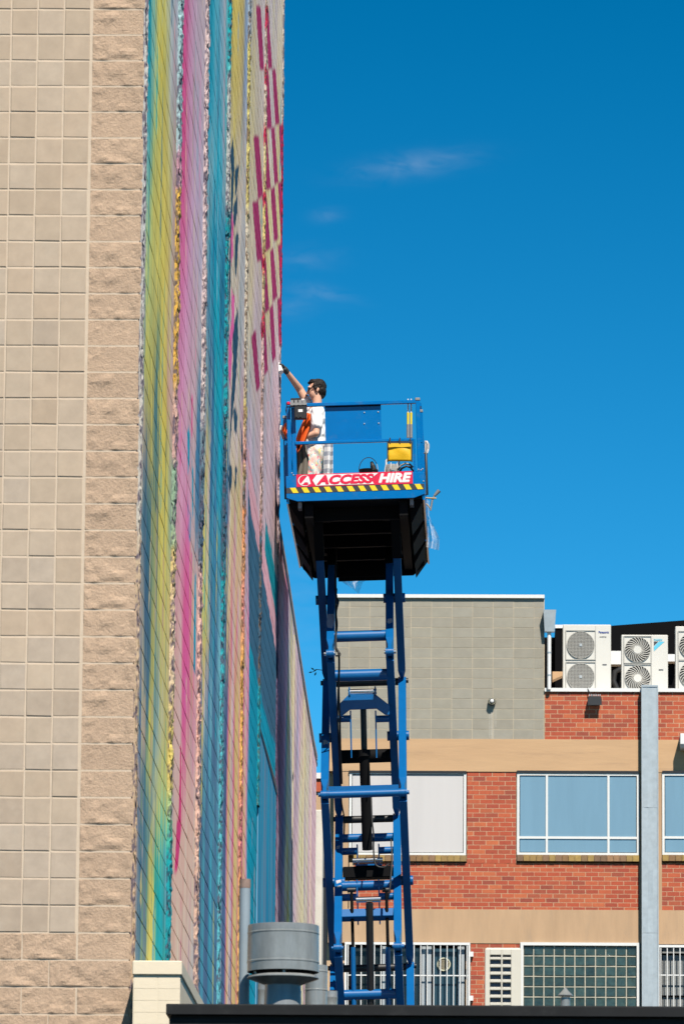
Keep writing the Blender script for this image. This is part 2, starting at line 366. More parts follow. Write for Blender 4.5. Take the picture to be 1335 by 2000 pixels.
# ---- mural colours: per bay, rows of (photo row, [(t, r, g, b)...]) as seen on the wall
BAYS = [
 [(-80, [(0,0,120,148),(.12,0,125,150),(.22,100,160,150),(.35,175,175,90),(.6,182,180,95),(.75,140,160,170),(1,140,155,172)]),
  (150, [(0,40,140,155),(.15,0,125,150),(.25,110,160,150),(.4,172,172,85),(.65,166,166,85),(.8,145,155,150),(1,150,150,168)]),
  (300, [(0,90,160,170),(.15,80,150,150),(.3,150,165,100),(.6,182,172,80),(.8,165,165,100),(.95,160,150,140),(1,170,140,160)]),
  (450, [(0,100,160,165),(.1,140,165,120),(.3,165,170,90),(.6,190,180,85),(.85,175,165,90),(1,165,150,140)]),
  (600, [(0,120,165,150),(.1,165,170,95),(.3,140,155,100),(.5,175,170,90),(.55,110,140,110),(.62,185,178,85),(.75,190,180,85),(.9,170,155,130),(1,165,150,150)]),
  (750, [(0,140,165,110),(.2,172,172,85),(.44,150,150,90),(.48,60,110,120),(.54,60,110,120),(.6,180,175,80),(.85,180,165,95),(.9,175,130,140),(1,175,150,140)]),
  (880, [(0,160,150,130),(.08,170,150,130),(.2,110,120,125),(.35,150,150,90),(.45,60,110,120),(.55,50,105,125),(.62,186,176,75),(.85,190,180,80),(1,140,160,140)]),
  (1000, [(0,165,150,145),(.1,60,100,125),(.3,40,95,120),(.42,80,115,112),(.5,150,150,80),(.55,60,100,115),(.62,185,178,85),(.9,190,180,80),(1,120,160,150)]),
  (1150, [(0,100,115,140),(.1,165,150,135),(.2,70,100,125),(.3,50,90,125),(.45,80,120,115),(.5,160,160,90),(.55,70,110,120),(.65,172,170,90),(.9,186,180,95),(1,180,170,100)]),
  (1300, [(0,170,150,140),(.12,80,110,140),(.22,165,155,120),(.3,60,100,130),(.42,60,105,125),(.5,165,162,90),(.56,90,130,130),(.75,165,165,110),(.9,175,172,110),(1,170,165,120)]),
  (1430, [(0,80,110,140),(.15,60,95,130),(.2,168,150,135),(.27,165,150,130),(.33,60,110,125),(.42,188,182,80),(.5,185,180,85),(.55,70,120,130),(.7,130,160,160),(.85,165,165,130),(1,180,175,90)]),
  (1560, [(0,110,120,140),(.12,170,150,140),(.2,60,100,125),(.35,60,110,125),(.5,95,130,140),(.62,165,170,130),(.8,170,180,100),(1,150,180,120)]),
  (1620, [(0,90,115,140),(.2,50,95,125),(.4,60,110,125),(.5,175,175,100),(.6,110,140,150),(.7,170,178,100),(.85,120,180,150),(1,60,170,170)]),
  (1710, [(0,150,140,140),(.2,55,100,130),(.4,70,115,130),(.5,180,180,85),(.62,182,180,85),(.7,0,140,150),(.85,20,165,170),(1,90,150,170)]),
  (1850, [(0,150,145,145),(.2,60,105,130),(.3,130,155,110),(.36,60,105,130),(.45,190,185,95),(.62,188,183,95),(.7,60,160,160),(.85,0,150,170),(1,60,150,150)]),
  (2100, [(0,150,145,145),(.2,60,105,130),(.35,130,155,110),(.55,190,185,95),(.7,60,160,160),(.85,0,150,170),(1,60,150,150)])],
 [(-80, [(0,172,55,118),(.2,176,66,124),(.45,165,120,160),(.7,155,145,165),(1,165,155,165)]),
  (250, [(0,175,95,142),(.12,182,60,120),(.3,182,75,130),(.45,168,125,160),(1,155,150,170)]),
  (450, [(0,170,120,160),(.2,182,78,130),(.38,175,100,150),(.6,165,135,170),(1,150,150,175)]),
  (650, [(0,165,130,155),(.2,178,112,155),(.5,182,135,170),(.8,165,150,165),(1,160,160,170)]),
  (850, [(0,175,120,150),(.3,186,125,165),(.55,170,140,160),(.8,170,150,160),(.88,165,150,160),(.92,40,100,140),(1,40,100,140)]),
  (1000, [(0,180,140,155),(.4,190,130,165),(.6,192,105,155),(.7,160,150,165),(.85,165,150,160),(.93,60,110,145),(1,50,100,140)]),
  (1150, [(0,180,150,150),(.35,186,130,150),(.5,196,80,135),(.7,196,75,130),(.75,185,160,120),(.9,180,150,150),(1,220,170,160)]),
  (1300, [(0,190,155,145),(.4,190,150,150),(.48,200,75,135),(.75,196,80,140),(.82,190,150,120),(.9,192,90,140),(1,220,160,160)]),
  (1450, [(0,195,160,150),(.3,185,160,160),(.45,190,150,150),(.5,200,90,140),(.58,206,60,130),(.66,190,150,140),(.9,180,150,170),(1,225,150,160)]),
  (1600, [(0,100,165,190),(.12,160,152,155),(.25,188,158,150),(.55,190,160,150),(1,215,165,155)]),
  (1720, [(0,90,150,160),(.15,190,160,150),(.3,195,160,150),(1,200,170,155)]),
  (1850, [(0,170,165,150),(.3,195,165,150),(.8,190,170,160),(1,170,170,170)]),
  (2100, [(0,170,165,150),(.3,195,165,150),(.8,190,170,160),(1,170,170,170)])],
 [(-80, [(0,30,130,165),(.3,20,140,170),(.5,70,150,175),(.7,110,150,175),(.9,140,150,165),(1,60,160,175)]),
  (200, [(0,100,150,180),(.2,0,135,170),(.45,70,145,170),(.6,30,140,168),(.8,90,142,165),(.92,142,140,165),(1,60,160,175)]),
  (350, [(0,90,140,170),(.22,120,160,175),(.4,90,150,172),(.55,0,145,175),(.8,40,145,175),(1,120,150,165)]),
  (480, [(0,60,120,150),(.2,105,150,165),(.4,0,140,175),(.6,0,130,170),(.75,60,130,160),(1,20,120,160)]),
  (600, [(0,30,90,130),(.12,120,160,170),(.25,40,100,140),(.35,80,150,170),(.43,30,95,140),(.55,0,150,180),(.8,0,145,175),(.88,20,90,130),(1,20,110,150)]),
  (750, [(0,120,140,160),(.22,120,150,165),(.33,30,90,135),(.45,100,150,170),(.53,30,90,135),(.62,0,150,175),(.88,0,150,175),(1,30,100,140)]),
  (900, [(0,160,150,165),(.15,165,150,160),(.25,186,176,100),(.4,175,160,150),(.5,35,90,135),(.6,60,130,160),(.68,35,95,140),(.82,0,150,180),(1,0,130,160)]),
  (1050, [(0,186,178,110),(.25,192,182,85),(.4,170,160,165),(.48,35,90,130),(.6,50,140,170),(.73,40,95,140),(.9,50,155,175),(1,40,120,150)]),
  (1200, [(0,175,165,160),(.18,190,182,90),(.42,186,178,85),(.5,150,150,170),(.55,50,95,130),(.68,60,140,165),(.8,50,95,140),(1,100,170,190)]),
  (1350, [(0,100,165,190),(.13,60,100,140),(.24,165,155,165),(.4,170,160,165),(.5,60,95,135),(.6,100,160,180),(.7,60,95,135),(1,90,160,180)]),
  (1480, [(0,100,165,190),(.1,60,95,130),(.28,60,95,130),(.35,90,165,180),(.46,60,95,135),(.6,70,160,180),(.68,60,95,130),(.9,60,95,130),(1,80,160,180)]),
  (1700, [(0,80,150,170),(.15,60,95,125),(.25,60,95,125),(.33,60,150,175),(.42,60,95,130),(.6,60,95,130),(.68,50,150,175),(.78,60,120,150),(1,60,100,135)]),
  (2100, [(0,80,150,170),(.15,60,95,125),(.25,60,95,125),(.33,60,150,175),(.42,60,95,130),(.6,60,95,130),(.68,50,150,175),(.78,60,120,150),(1,60,100,135)])],
 [(-80, [(0,175,165,90),(.3,186,172,80),(.6,170,160,90),(.8,165,155,95),(.9,110,130,150),(1,120,150,180)]),
  (200, [(0,165,160,100),(.5,176,166,95),(.75,165,155,120),(.88,110,130,160),(1,120,150,190)]),
  (320, [(0,60,100,130),(.1,170,165,130),(.4,176,172,140),(.6,160,155,140),(.8,165,160,150),(1,160,160,160)]),
  (450, [(0,110,135,155),(.08,50,90,120),(.14,165,162,150),(.4,172,170,152),(.7,170,165,160),(1,140,150,160)]),
  (650, [(0,130,150,160),(.15,120,145,165),(.3,170,165,160),(.45,176,172,162),(.65,165,160,155),(.8,125,145,158),(1,165,165,170)]),
  (850, [(0,90,150,165),(.15,60,110,140),(.3,176,172,160),(.6,175,165,160),(.8,170,160,165),(1,160,130,150)]),
  (950, [(0,80,150,170),(.2,45,95,130),(.35,176,166,152),(.5,186,172,140),(.7,175,165,120),(.85,170,165,120),(1,180,150,150)]),
  (1050, [(0,90,155,170),(.13,50,95,135),(.25,55,95,135),(.31,190,160,160),(.4,186,168,120),(.55,185,165,140),(.6,192,110,150),(.7,170,160,165),(.8,190,170,110),(1,190,165,130)]),
  (1200, [(0,130,160,170),(.1,140,165,180),(.18,60,90,130),(.28,186,166,110),(.44,190,165,140),(.5,192,80,130),(.58,175,160,165),(.73,190,165,110),(.79,196,80,135),(.88,180,160,170),(1,190,150,130)]),
  (1400, [(0,60,95,135),(.1,150,170,185),(.18,60,90,130),(.33,60,90,130),(.38,196,90,140),(.45,190,166,110),(.58,180,160,165),(.66,175,160,165),(.7,196,70,130),(.78,190,168,110),(.95,190,166,110),(1,200,140,130)]),
  (2100, [(0,60,95,135),(.1,150,170,185),(.18,60,90,130),(.33,60,90,130),(.38,196,90,140),(.45,190,166,110),(.58,180,160,165),(.66,175,160,165),(.7,196,70,130),(.78,190,168,110),(.95,190,166,110),(1,200,140,130)])],
 [(-80, [(0,120,150,185),(.2,150,155,170),(.4,166,160,150),(.6,160,158,165),(1,170,168,176)]),
  (200, [(0,150,155,160),(.3,176,172,130),(.6,165,162,150),(1,170,166,166)]),
  (400, [(0,165,160,150),(.5,166,162,145),(1,176,170,140)]),
  (600, [(0,170,165,150),(.35,176,168,140),(.6,165,155,170),(1,166,156,166)]),
  (750, [(0,170,165,150),(.3,140,150,160),(.5,165,158,158),(1,176,160,166)]),
  (850, [(0,120,140,160),(.1,80,110,140),(.2,150,150,170),(.4,165,155,175),(.6,150,155,170),(.8,170,155,172),(1,170,155,165)]),
  (950, [(0,70,105,135),(.12,190,140,160),(.22,160,150,172),(.4,165,150,172),(.6,150,150,168),(1,172,152,166)]),
  (1060, [(0,180,130,150),(.1,190,150,165),(.2,150,145,170),(.5,165,150,170),(1,172,152,166)]),
  (1250, [(0,190,165,130),(.1,186,165,150),(.16,196,90,140),(.22,175,160,160),(.34,190,110,150),(1,180,140,150)]),
  (1600, [(0,196,150,120),(.08,190,166,110),(.16,192,90,140),(.2,190,166,110),(.36,196,150,150),(.42,200,120,150),(.46,0,130,162),(1,0,130,162)]),
  (2100, [(0,196,150,120),(.08,190,166,110),(.16,192,90,140),(.2,190,166,110),(.36,196,150,150),(.42,200,120,150),(.46,0,130,162),(1,0,130,162)])],
 [(-80, [(0,168,168,172),(.3,170,168,180),(.45,172,172,150),(.6,168,166,178),(.8,172,170,176),(1,176,172,150)]),
  (250, [(0,172,170,165),(.2,178,174,135),(.35,168,166,180),(.55,172,170,170),(.8,180,176,130),(1,170,168,165)]),
  (420, [(0,182,178,120),(.4,180,176,130),(.6,172,170,160),(.85,182,178,115),(1,176,172,130)]),
  (600, [(0,178,172,140),(.3,182,178,125),(.6,174,166,160),(1,178,165,165)]),
  (720, [(0,178,162,168),(.2,150,155,168),(.35,180,160,172),(.55,150,152,166),(.7,182,160,172),(1,182,158,172)]),
  (900, [(0,172,152,168),(.2,145,148,165),(.4,170,150,165),(.6,150,140,155),(.8,168,148,158),(1,175,152,166)]),
  (1050, [(0,172,152,166),(.3,165,146,158),(.6,158,138,146),(1,165,146,150)]),
  (1300, [(0,60,90,120),(.4,62,88,118),(1,70,80,110)]),
  (1600, [(0,70,125,155),(.4,70,115,145),(1,75,110,140)]),
  (2100, [(0,70,130,160),(1,75,120,150)])],
 [(900, [(0,170,140,165),(1,170,150,168)]),
  (1150, [(0,172,130,160),(.1,130,130,160),(.2,180,110,150),(.35,135,150,168),(.5,176,150,172),(1,176,152,168)]),
  (1300, [(0,120,105,140),(.12,140,125,155),(.22,178,135,165),(.3,150,165,180),(.36,178,174,130),(.5,178,160,172),(.65,160,150,178),(.8,178,160,168),(1,182,160,168)]),
  (1450, [(0,110,85,120),(.15,130,95,130),(.2,180,140,168),(.23,60,140,170),(.3,182,176,130),(.4,178,172,150),(.48,180,158,172),(.55,140,150,180),(.6,182,150,175),(.75,185,178,140),(.85,172,172,160),(.92,182,160,172),(1,184,158,172)]),
  (1650, [(0,120,95,130),(.1,130,100,130),(.16,70,90,130),(.2,70,95,130),(.26,186,180,145),(.3,180,172,150),(.34,150,170,190),(.4,178,158,172),(.55,182,160,172),(.66,184,178,145),(.78,175,175,150),(.88,186,162,172),(1,186,160,174)]),
  (1800, [(0,160,120,150),(.12,130,110,125),(.24,150,140,160),(.3,196,180,60),(.36,190,178,70),(.4,150,175,195),(.5,178,160,172),(.66,184,178,150),(.78,178,178,158),(.88,186,164,172),(1,186,162,174)]),
  (2100, [(0,150,125,145),(.25,150,140,160),(.3,200,184,60),(.4,196,182,70),(.45,178,160,172),(.7,184,178,150),(.88,186,164,172),(1,186,162,174)])],
]
KW = np.array([0.42, 0.485, 0.53]) * 1.36            # light on the wall: paint albedo = seen colour / KW
def poly_mask(px, py, poly):
    ins = np.zeros(px.shape, bool); n = len(poly)
    for i in range(n):
        x1, y1 = poly[i]; x2, y2 = poly[(i + 1) % n]
        c = ((y1 > py) != (y2 > py)) & (px < (x2 - x1) * (py - y1) / ((y2 - y1) + 1e-9) + x1)
        ins ^= c
    return ins
MAG = [[(500.3,10),(508.8,12),(515,137),(507.5,137)],[(517.5,14.5),(523.8,15),(531,134),(524,135)],[(516.5,136),(523.8,135),(530,251),(521.8,253)],
 [(531.8,135),(538,134.5),(545,242),(537.5,245)],[(496,265),(505,264),(513,382),(503.8,389.5)],[(514.5,257),(521,256),(528,369),(520,372)],
 [(530,250),(536,247.5),(543,357),(535.8,361)],[(545,244),(554,241),(554,350),(549.5,354)],[(493.8,396),(503.8,390),(511.7,505),(502,513)],
 [(512.5,381),(520,375),(527.5,485),(518,492.5)],[(528.8,369.5),(536,364),(542.5,467.5),(535,472.5)],[(543,357.5),(554,351),(554,460),(548.5,463)],
 [(510.5,506),(518.7,500),(525,605),(516.6,614)],[(527.8,490),(533.8,482.6),(540.8,580),(532.5,590.5)],[(543.4,478),(554,474),(554,572),(547.5,574)],
 [(491.4,657),(499,644),(507,755.6),(500.5,766)],[(509,631),(517.4,618),(522.6,724),(516,735)],[(526.5,605),(533,592),(538,698),(531.7,709)],
 [(542,584),(553,573.6),(553,678),(545,680)]]
NAVY = [[(449,300),(452,340),(451,400),(449,470),(447,560),(446,640),(445,700),(450,560),(452,470),(455,400),(458,330),(456,268)],
 [(459,330),(462,325),(467,322),(464,360),(461,390),(459,375)],[(456,400),(462,385),(464,380),(463,420),(459,445),(455,440)],
 [(459,470),(462,450),(466,460),(464,500),(461,540),(458,520)],[(452,610),(456,640),(464,600),(465,660),(462,720),(456,730),(455,690)],
 [(455,700),(463,690),(461,740),(458,780),(452,830),(450,870),(449,840),(452,770)],[(456,795),(461,800),(464,815),(461,850),(457,840)],
 [(447,905),(453,915),(452,950),(449,965),(446,940)],[(459,910),(463,915),(461,950),(458,960)],[(470,820),(474,860),(477,900),(476,930),(472,890)]]
PINK3 = [[(453,410),(456,440),(455,500),(452,520),(451,470)],[(452,560),(458,580),(457,640),(453,660)],[(447,660),(453,620),(453,700),(449,760),(446,720)]]
def mural(Y, Z):
    """paint colour of the wall at depth Y and height Z (flat arrays)"""
    px, py = proj(np.stack([np.full(Y.shape, XW), Y, Z], 1))
    edges = [YB] + RIBS + [YE, YL]
    out = np.zeros((len(Y), 3))
    st = 130
    for b, rows in enumerate(BAYS):
        m = (Y >= edges[b]) & (Y <= edges[b + 1]) if b == 0 else (Y > edges[b]) & (Y <= edges[b + 1])
        if not m.any(): continue
        # bay fraction measured as the eye runs along the wall: linear in 1/Y keeps the stripes' widths
        t = (1 / Y[m] - 1 / edges[b]) / (1 / edges[b + 1] - 1 / edges[b])
        t = np.clip((t - 0.04) / 0.90, 0, 1)
        ti = t * (56 if b < 3 else 40)
        col = np.floor(ti).astype(int)
        hsh = lambda c, s: (np.sin(c * 12.9898 + s * 78.233 + b * 3.1) * 43758.5453) % 1.0
        seg = np.floor((py[m] + hsh(col, 5) * 400) / (150 + 200 * hsh(col, 6)))       # strokes start and stop
        p = py[m] + (hsh(col + seg * 13.7, 1) - 0.5) * st + (vnoise(ti / 5, py[m] / 300, b) - 0.5) * 60
        k2 = (0.16 if b < 3 else 0.07)
        tt = np.clip(t + (vnoise(py[m] / 260, t * 3, b + 20) - 0.5) * 0.04 + (hsh(col + seg * 7.1, 3) - 0.5) * k2 * 0.6, 0, 1)
        ys = np.array([r[0] for r in rows], float)
        C = []
        for _, stops in rows:
            s = np.array(stops, float); C.append(np.stack([np.interp(tt, s[:, 0], s[:, k]) for k in (1, 2, 3)], -1))
        C = np.array(C); i = np.clip(np.searchsorted(ys, p) - 1, 0, len(ys) - 2); f = np.clip((p - ys[i]) / (ys[i + 1] - ys[i]), 0, 1)[:, None]
        ar = np.arange(len(p)); c = C[i, ar] * (1 - f) + C[i + 1, ar] * f
        c = c * (1 + (hsh(col + seg * 3.3, 2)[:, None] - 0.5) * 0.13)
        out[m] = c
    # single strokes, drips and spray passes: thin tapering verticals in the neighbouring colours
    rs = np.random.default_rng(5)
    for b, rows in enumerate(BAYS):
        nst = (50, 36, 90, 40, 20, 16, 20)[b]
        for _ in range(nst):
            r_ = rows[rs.integers(len(rows))][1]; c_ = np.array(r_[rs.integers(len(r_))][1:], float) * rs.uniform(.88, 1.1)
            t0 = rs.uniform(.03, .97); hw = rs.uniform(.006, .026); yc = rs.uniform(-50, 2000); hl = rs.uniform(40, 190); al = rs.uniform(.35, .95); slant = rs.normal(0, .015)
            m = (Y > edges[b]) & (Y <= edges[b + 1]) & (np.abs(py - yc) < hl)
            if not m.any(): continue
            t = (1 / Y[m] - 1 / edges[b]) / (1 / edges[b + 1] - 1 / edges[b]); v = (py[m] - yc) / hl
            wv = hw * (1 - np.abs(v) ** 3) * (1 + .3 * np.sin(v * 9 + t0 * 40))
            f = np.clip((wv - np.abs(t - t0 - slant * v)) / 0.004, 0, 1)[:, None] * al
            out[m] = out[m] * (1 - f) + c_ * f
    # hand-painted shapes
    wob = (vnoise(py / 9, px / 3, 4) - 0.5) * 1.2
    for pl in NAVY: out[poly_mask(px + wob, py, pl)] = (28, 66, 92)
    for pl in PINK3: out[poly_mask(px + wob, py, pl)] = (190, 82, 145)
    t2 = (Y > RIBS[3] - 0.1) & (Y < YE)
    navy = poly_mask(px, py, [(484.5, 945), (491, 1010), (505, 1075), (533, 1235), (541, 1290), (541, 1460), (530, 1435), (506, 1345), (486.5, 1245), (485, 1100)])
    pink = poly_mask(px, py, [(483, 865), (494, 940), (508, 1030), (524, 1120), (541, 1215), (541, 1290), (533, 1235), (505, 1075), (491, 1010), (485, 950)])
    teal = poly_mask(px, py, [(519, 1015), (531, 1080), (541, 1140), (541, 1212), (530, 1150), (517, 1075)])
    tri = poly_mask(px, py, [(486.5, 1245), (506, 1345), (530, 1435), (541, 1460), (541, 1600), (486.5, 1600)])
    out[navy & t2] = (42, 86, 116); out[tri & t2] = (0, 128, 160); out[pink & t2] = (184, 142, 158); out[teal & t2] = (0, 118, 138)
    for pl in [[(x + .10 * (x - sum(q[0] for q in pl) / 4), y) for x, y in pl] for pl in MAG]: out[poly_mask(px, py, pl) & t2] = (138, 38, 90)
    for pl in [[(345.5,1680),(350,1560),(352,1455),(354.5,1455),(354,1620),(348,1690),(343,1710)], [(340.5,1710),(346,1600),(354,1600),(349,1680)]]:
        out[poly_mask(px, py, pl)] = (186, 50, 112)
    for pl in [[(366,845),(369,830),(371,850),(370,905),(367,930)],[(375,900),(378,920),(378,1010),(376,1010)],[(380,1130),(383,1120),(383,1210),(381,1320),(378,1310)],[(371,1000),(373,1000),(372,1060),(370,1050)]]:
        out[poly_mask(px, py, pl)] = (0, 138, 175)
    for pl in [[(374,770),(377,780),(376,850),(374,860)],[(373,1080),(375,1075),(374,1200),(372,1260)]]:
        out[poly_mask(px, py, pl)] = (200, 80, 135)
    out = out * 0.90 + out.mean(1, keepdims=True) * 0.10
    blot = fbm(Y * 1.1, Z * .9, 77, 4)
    out = out * (1 + (blot[:, None] - .5) * .16)
    return np.clip(lin(np.clip(out, 0, 255)) / KW, 0.004, 0.86)

mw = MB().b2(tl(XW - 0.9, YB + 0.36, 0), tl(XW - 0.03, YE, ZTOP)).build('mural_wall', M_concrete, tall)
def zrange(y0, y1):
    a = PX_at(y0, 2040); b = max(PX_at(y0, -50), PX_at(y1, -50)); return a, b
def PX_at(Y, py):
    # height of photo row py on the wall plane at depth Y
    px = proj([[XW, Y, 10.0]])[0][0]
    return P(px, py, Y)[2]
def wall_bay(y0, y1, zlo, zhi, dy, ztop_fn=None, depth0=0.0):
    k0 = math.floor((zlo - Z0) / CH); k1 = math.ceil((zhi - Z0) / CH)
    zs = []
    for k in range(k0, k1):
        zs += [Z0 + k * CH + q for q in (0.0, 0.009, 0.011, 0.06, 0.105, 0.15, 0.1975)]
    zs = np.array(zs); n = max(int((y1 - y0) / dy), 4); ys = np.linspace(y0, y1, n)
    Yg, Zg = np.meshgrid(ys, zs)
    kk = np.floor((Zg - Z0) / CH + 1e-6); fr = (Zg - Z0) - kk * CH
    blk = np.floor((Yg - YB) / 0.4 + (kk % 2) * 0.5)
    jit = ((np.sin(blk * 91.7 + kk * 37.3) * 4375.8) % 1.0 - 0.5) * 0.002
    X = XW + np.where(fr < 0.0095, -0.012, jit) - depth0
    pen = (np.sin(kk * 51.1) * 991.7 % 1.0 - .5) * 0.004          # courses are not laid dead level
    Zd = Zg + pen + (vnoise(Yg * 1.3, kk * 3.7, 5) - 0.5) * 0.006
    if ztop_fn is not None: Zd = np.minimum(Zd, ztop_fn(Yg))
    col = mural(Yg.ravel(), Zg.ravel())
    dj = np.where(fr.ravel() < 0.0095, 0.55, 1.0)[:, None]         # joints coloured darker than the block faces
    V = np.stack([X - XW, Yg - YB, Zd], -1)
    return V, (col * dj).reshape(*Yg.shape, 3)
edges = [YB] + RIBS + [YE]
for b in range(6):
    zl, zh = zrange(edges[b], edges[b + 1])
    V, C = wall_bay(edges[b] + (0.01 if b else 0.0), edges[b + 1] - 0.01, zl, min(zh, ZTOP), [.045, .05, .06, .07, .06, .05][b])
    o = link('painted_blockwork', grid_mesh('painted_blockwork', V, M_paint, C, smooth=False, flip=False), mw)
    o['kind'] = 'stuff'
RIBC = [
 [(-80,(190,196,198)),(480,(178,184,190)),(700,(190,190,188)),(1000,(196,196,190)),(1120,(200,178,150)),(2100,(196,168,138))],
 [(-80,(150,196,208)),(290,(150,190,205)),(310,(200,150,182)),(365,(205,160,175)),(380,(226,182,72)),(740,(224,180,78)),(770,(205,172,160)),(890,(200,160,160)),(920,(130,170,150)),(1050,(150,180,150)),(1090,(214,190,120)),(1200,(220,200,170)),(1330,(214,196,170)),(1440,(222,205,110)),(1540,(205,190,110)),(1610,(110,190,160)),(1690,(0,160,178)),(2100,(0,155,175))],
 [(-80,(206,190,196)),(500,(206,186,192)),(820,(206,194,196)),(860,(110,140,160)),(1000,(70,110,140)),(1090,(80,115,145)),(1120,(222,180,176)),(1450,(226,180,170)),(1700,(214,180,165)),(2100,(206,178,165))],
 [(-80,(0,170,186)),(120,(30,170,186)),(170,(190,196,196)),(400,(186,192,196)),(430,(0,160,178)),(840,(0,160,180)),(880,(40,90,120)),(1080,(50,100,125)),(1130,(0,166,186)),(1400,(70,180,200)),(2100,(90,185,210))],
 [(-80,(150,180,205)),(70,(150,175,200)),(90,(205,196,110)),(400,(205,198,120)),(440,(200,196,180)),(760,(196,190,180)),(800,(214,200,110)),(840,(210,180,150)),(900,(214,150,160)),(930,(205,190,120)),(970,(90,110,135)),(1000,(230,150,100)),(1100,(232,170,120)),(1200,(226,140,140)),(1300,(228,178,90)),(1500,(226,176,92)),(1620,(220,120,145)),(1760,(224,176,100)),(2100,(222,170,100))],
 [(-80,(196,192,190)),(12,(190,186,180)),(16,(205,30,80)),(58,(205,40,90)),(64,(190,180,175)),(132,(190,180,175)),(138,(205,40,90)),(170,(205,40,90)),(176,(200,190,180)),(252,(200,190,170)),(258,(206,30,80)),(284,(206,30,80)),(290,(205,196,150)),(376,(205,196,130)),(381,(206,30,80)),(404,(206,40,80)),(410,(214,200,120)),(500,(214,200,130)),(505,(210,30,80)),(536,(210,30,80)),(542,(210,196,140)),(615,(210,196,160)),(622,(206,30,80)),(660,(205,30,80)),(668,(214,186,190)),(1000,(214,190,196)),(1030,(220,150,165)),(1060,(60,95,120)),(1330,(60,95,125)),(1350,(0,160,185)),(1560,(0,160,185)),(2100,(0,140,165))],
 [(-80,(196,192,190)),(235,(196,190,186)),(244,(206,20,70)),(470,(205,20,75)),(670,(200,24,80)),(690,(214,196,200)),(1000,(212,192,196)),(1110,(214,200,205)),(1160,(120,100,140)),(1400,(100,80,120)),(2100,(180,150,165))],
]
def rib(y0, y1, prot, ri, zlo, zhi, front=True, seed=0):
    zs = np.arange(zlo, zhi, 0.022); prof = []
    nf, ns = 6, 7
    for s in np.linspace(0, 1, nf): prof.append((-0.012 + s * (prot + 0.012), y0, 0))
    for s in np.linspace(0, 1, ns)[1:]: prof.append((prot, y0 + s * (y1 - y0), 1))
    for s in np.linspace(0, 1, 3)[1:]: prof.append((prot - s * (prot + 0.012), y1, 2))
    pr = np.array(prof); Sg, Zg = np.meshgrid(np.arange(len(pr)), zs)
    bx = pr[:, 0][Sg]; by = pr[:, 1][Sg]; sd_ = pr[:, 2][Sg]
    kk = np.floor((Zg - Z0) / CH); fr = (Zg - Z0) / CH - kk
    pinch = np.clip(np.minimum(fr, 1 - fr) / 0.08, 0, 1)
    bo = (np.sin(kk * 17.3 + seed * 5.1) * 973.1) % 1.0
    n1 = fbm(Sg * 0.55 + seed * 13, Zg * 16, seed, 4) - 0.5; n2 = fbm(Sg * 0.9 + 40, Zg * 34, seed + 9, 3) - 0.5
    amp = np.where(bx > 0.0, 1.0, 0.15)
    X = bx + amp * (prot / 0.034) * (n1 * 0.032 + n2 * 0.016 + (bo - .5) * 0.010 - (1 - pinch) * 0.008)
    Yv = by + np.where(sd_ == 0, (n2 * 0.05 + n1 * 0.05) * np.clip(bx / prot, 0, 1), 0)
    V = np.stack([X, Yv - YB, Zg], -1)
    _, py = proj(np.stack([np.full(Zg.size, XW), np.full(Zg.size, (y0 + y1) / 2), Zg.ravel()], 1)); py = py.reshape(Zg.shape)
    rc = RIBC[ri]; ys = [a for a, _ in rc]; pyj = py + (n1 * 60)
    C = np.stack([np.interp(pyj, ys, [c[k] for _, c in rc]) for k in range(3)], -1)
    fleck = fbm(Sg * 0.8 + 9 * seed, Zg * 22, seed + 31, 3)
    base = np.array([86, 82, 104.0]) if ri in (0, 1, 2, 3, 6) else np.array([110, 92, 80.0])
    wgt = np.clip((fleck - 0.51) / 0.08, 0, 1)[..., None] * 0.8
    C = C * 0.86 + C.mean(-1, keepdims=True) * 0.14
    C = C * (1 - wgt) + base * wgt
    return V, np.clip(lin(C) / (np.array([.98, 1.05, 1.12]) * 1.36), 0.01, 0.8)
for i, yc in enumerate(RIBS + [YE - 0.11]):
    zl, zh = zrange(yc - 0.2, yc + 0.2)
    if i == 4: zl = PX_at(yc, 1575)                      # this pilaster stops where the rendered patch begins
    pr_ = (.032, .030, .028, .024, .022, .014)[i]
    V, C = rib(yc - 0.10, yc + 0.10, pr_, i + 1, zl, min(zh, ZTOP), seed=i + 1)
    o = link('pilaster', grid_mesh('pilaster', V, M_ribp, C, smooth=False), tall); o['kind'] = 'stuff'
zl, zh = zrange(YB, YB + .1)
V, C = rib(YB - 0.002, YB + 0.05, 0.020, 0, zl, zh, seed=9)
o = link('corner_edge', grid_mesh('corner_edge', V, M_ribp, C, smooth=False), tall); o['kind'] = 'stuff'

# smooth rendered patch low on the tall wall, with a ledge on top
M_patch = mat('rendered_patch', tuple(lin((66, 114, 146)) / KW / .76), 0.7, var=0.10, vscale=1.6, stretch=(1, 5, 0.25), bump=0.1, bscale=40,
              dirt=0.75, dirtc=tuple(lin((10, 110, 148)) / KW / .76), dscale=1.1)
yA = RIBS[4] + 0.12
zA = PX(504, 1422, XW)[2]; zBq = PX(538, 1552, XW)[2]
MB().prism([(yA - YB, PX_at(yA, 2040)), (YE - 0.02 - YB, PX_at(yA, 2040)), (YE - 0.02 - YB, zBq), (yA - YB, zA)], -0.02, 0.010, 'X').build('rendered_patch', M_patch, tall)
ysq = np.linspace(yA, YE - .02, 70); fq = np.linspace(0, 1, 160); Yq, Fq = np.meshgrid(ysq, fq)
Zq = PX_at(yA, 2040) + Fq * (np.interp(Yq, [yA, YE - .02], [zA, zBq]) - PX_at(yA, 2040))
nq = np.clip((fbm(Yq * 5, Zq * .45, 3, 4) - .46) / .12, 0, 1)[..., None]; nq2 = np.clip((fbm(Yq * 9, Zq * .3, 9, 3) - .6) / .05, 0, 1)[..., None] * .7
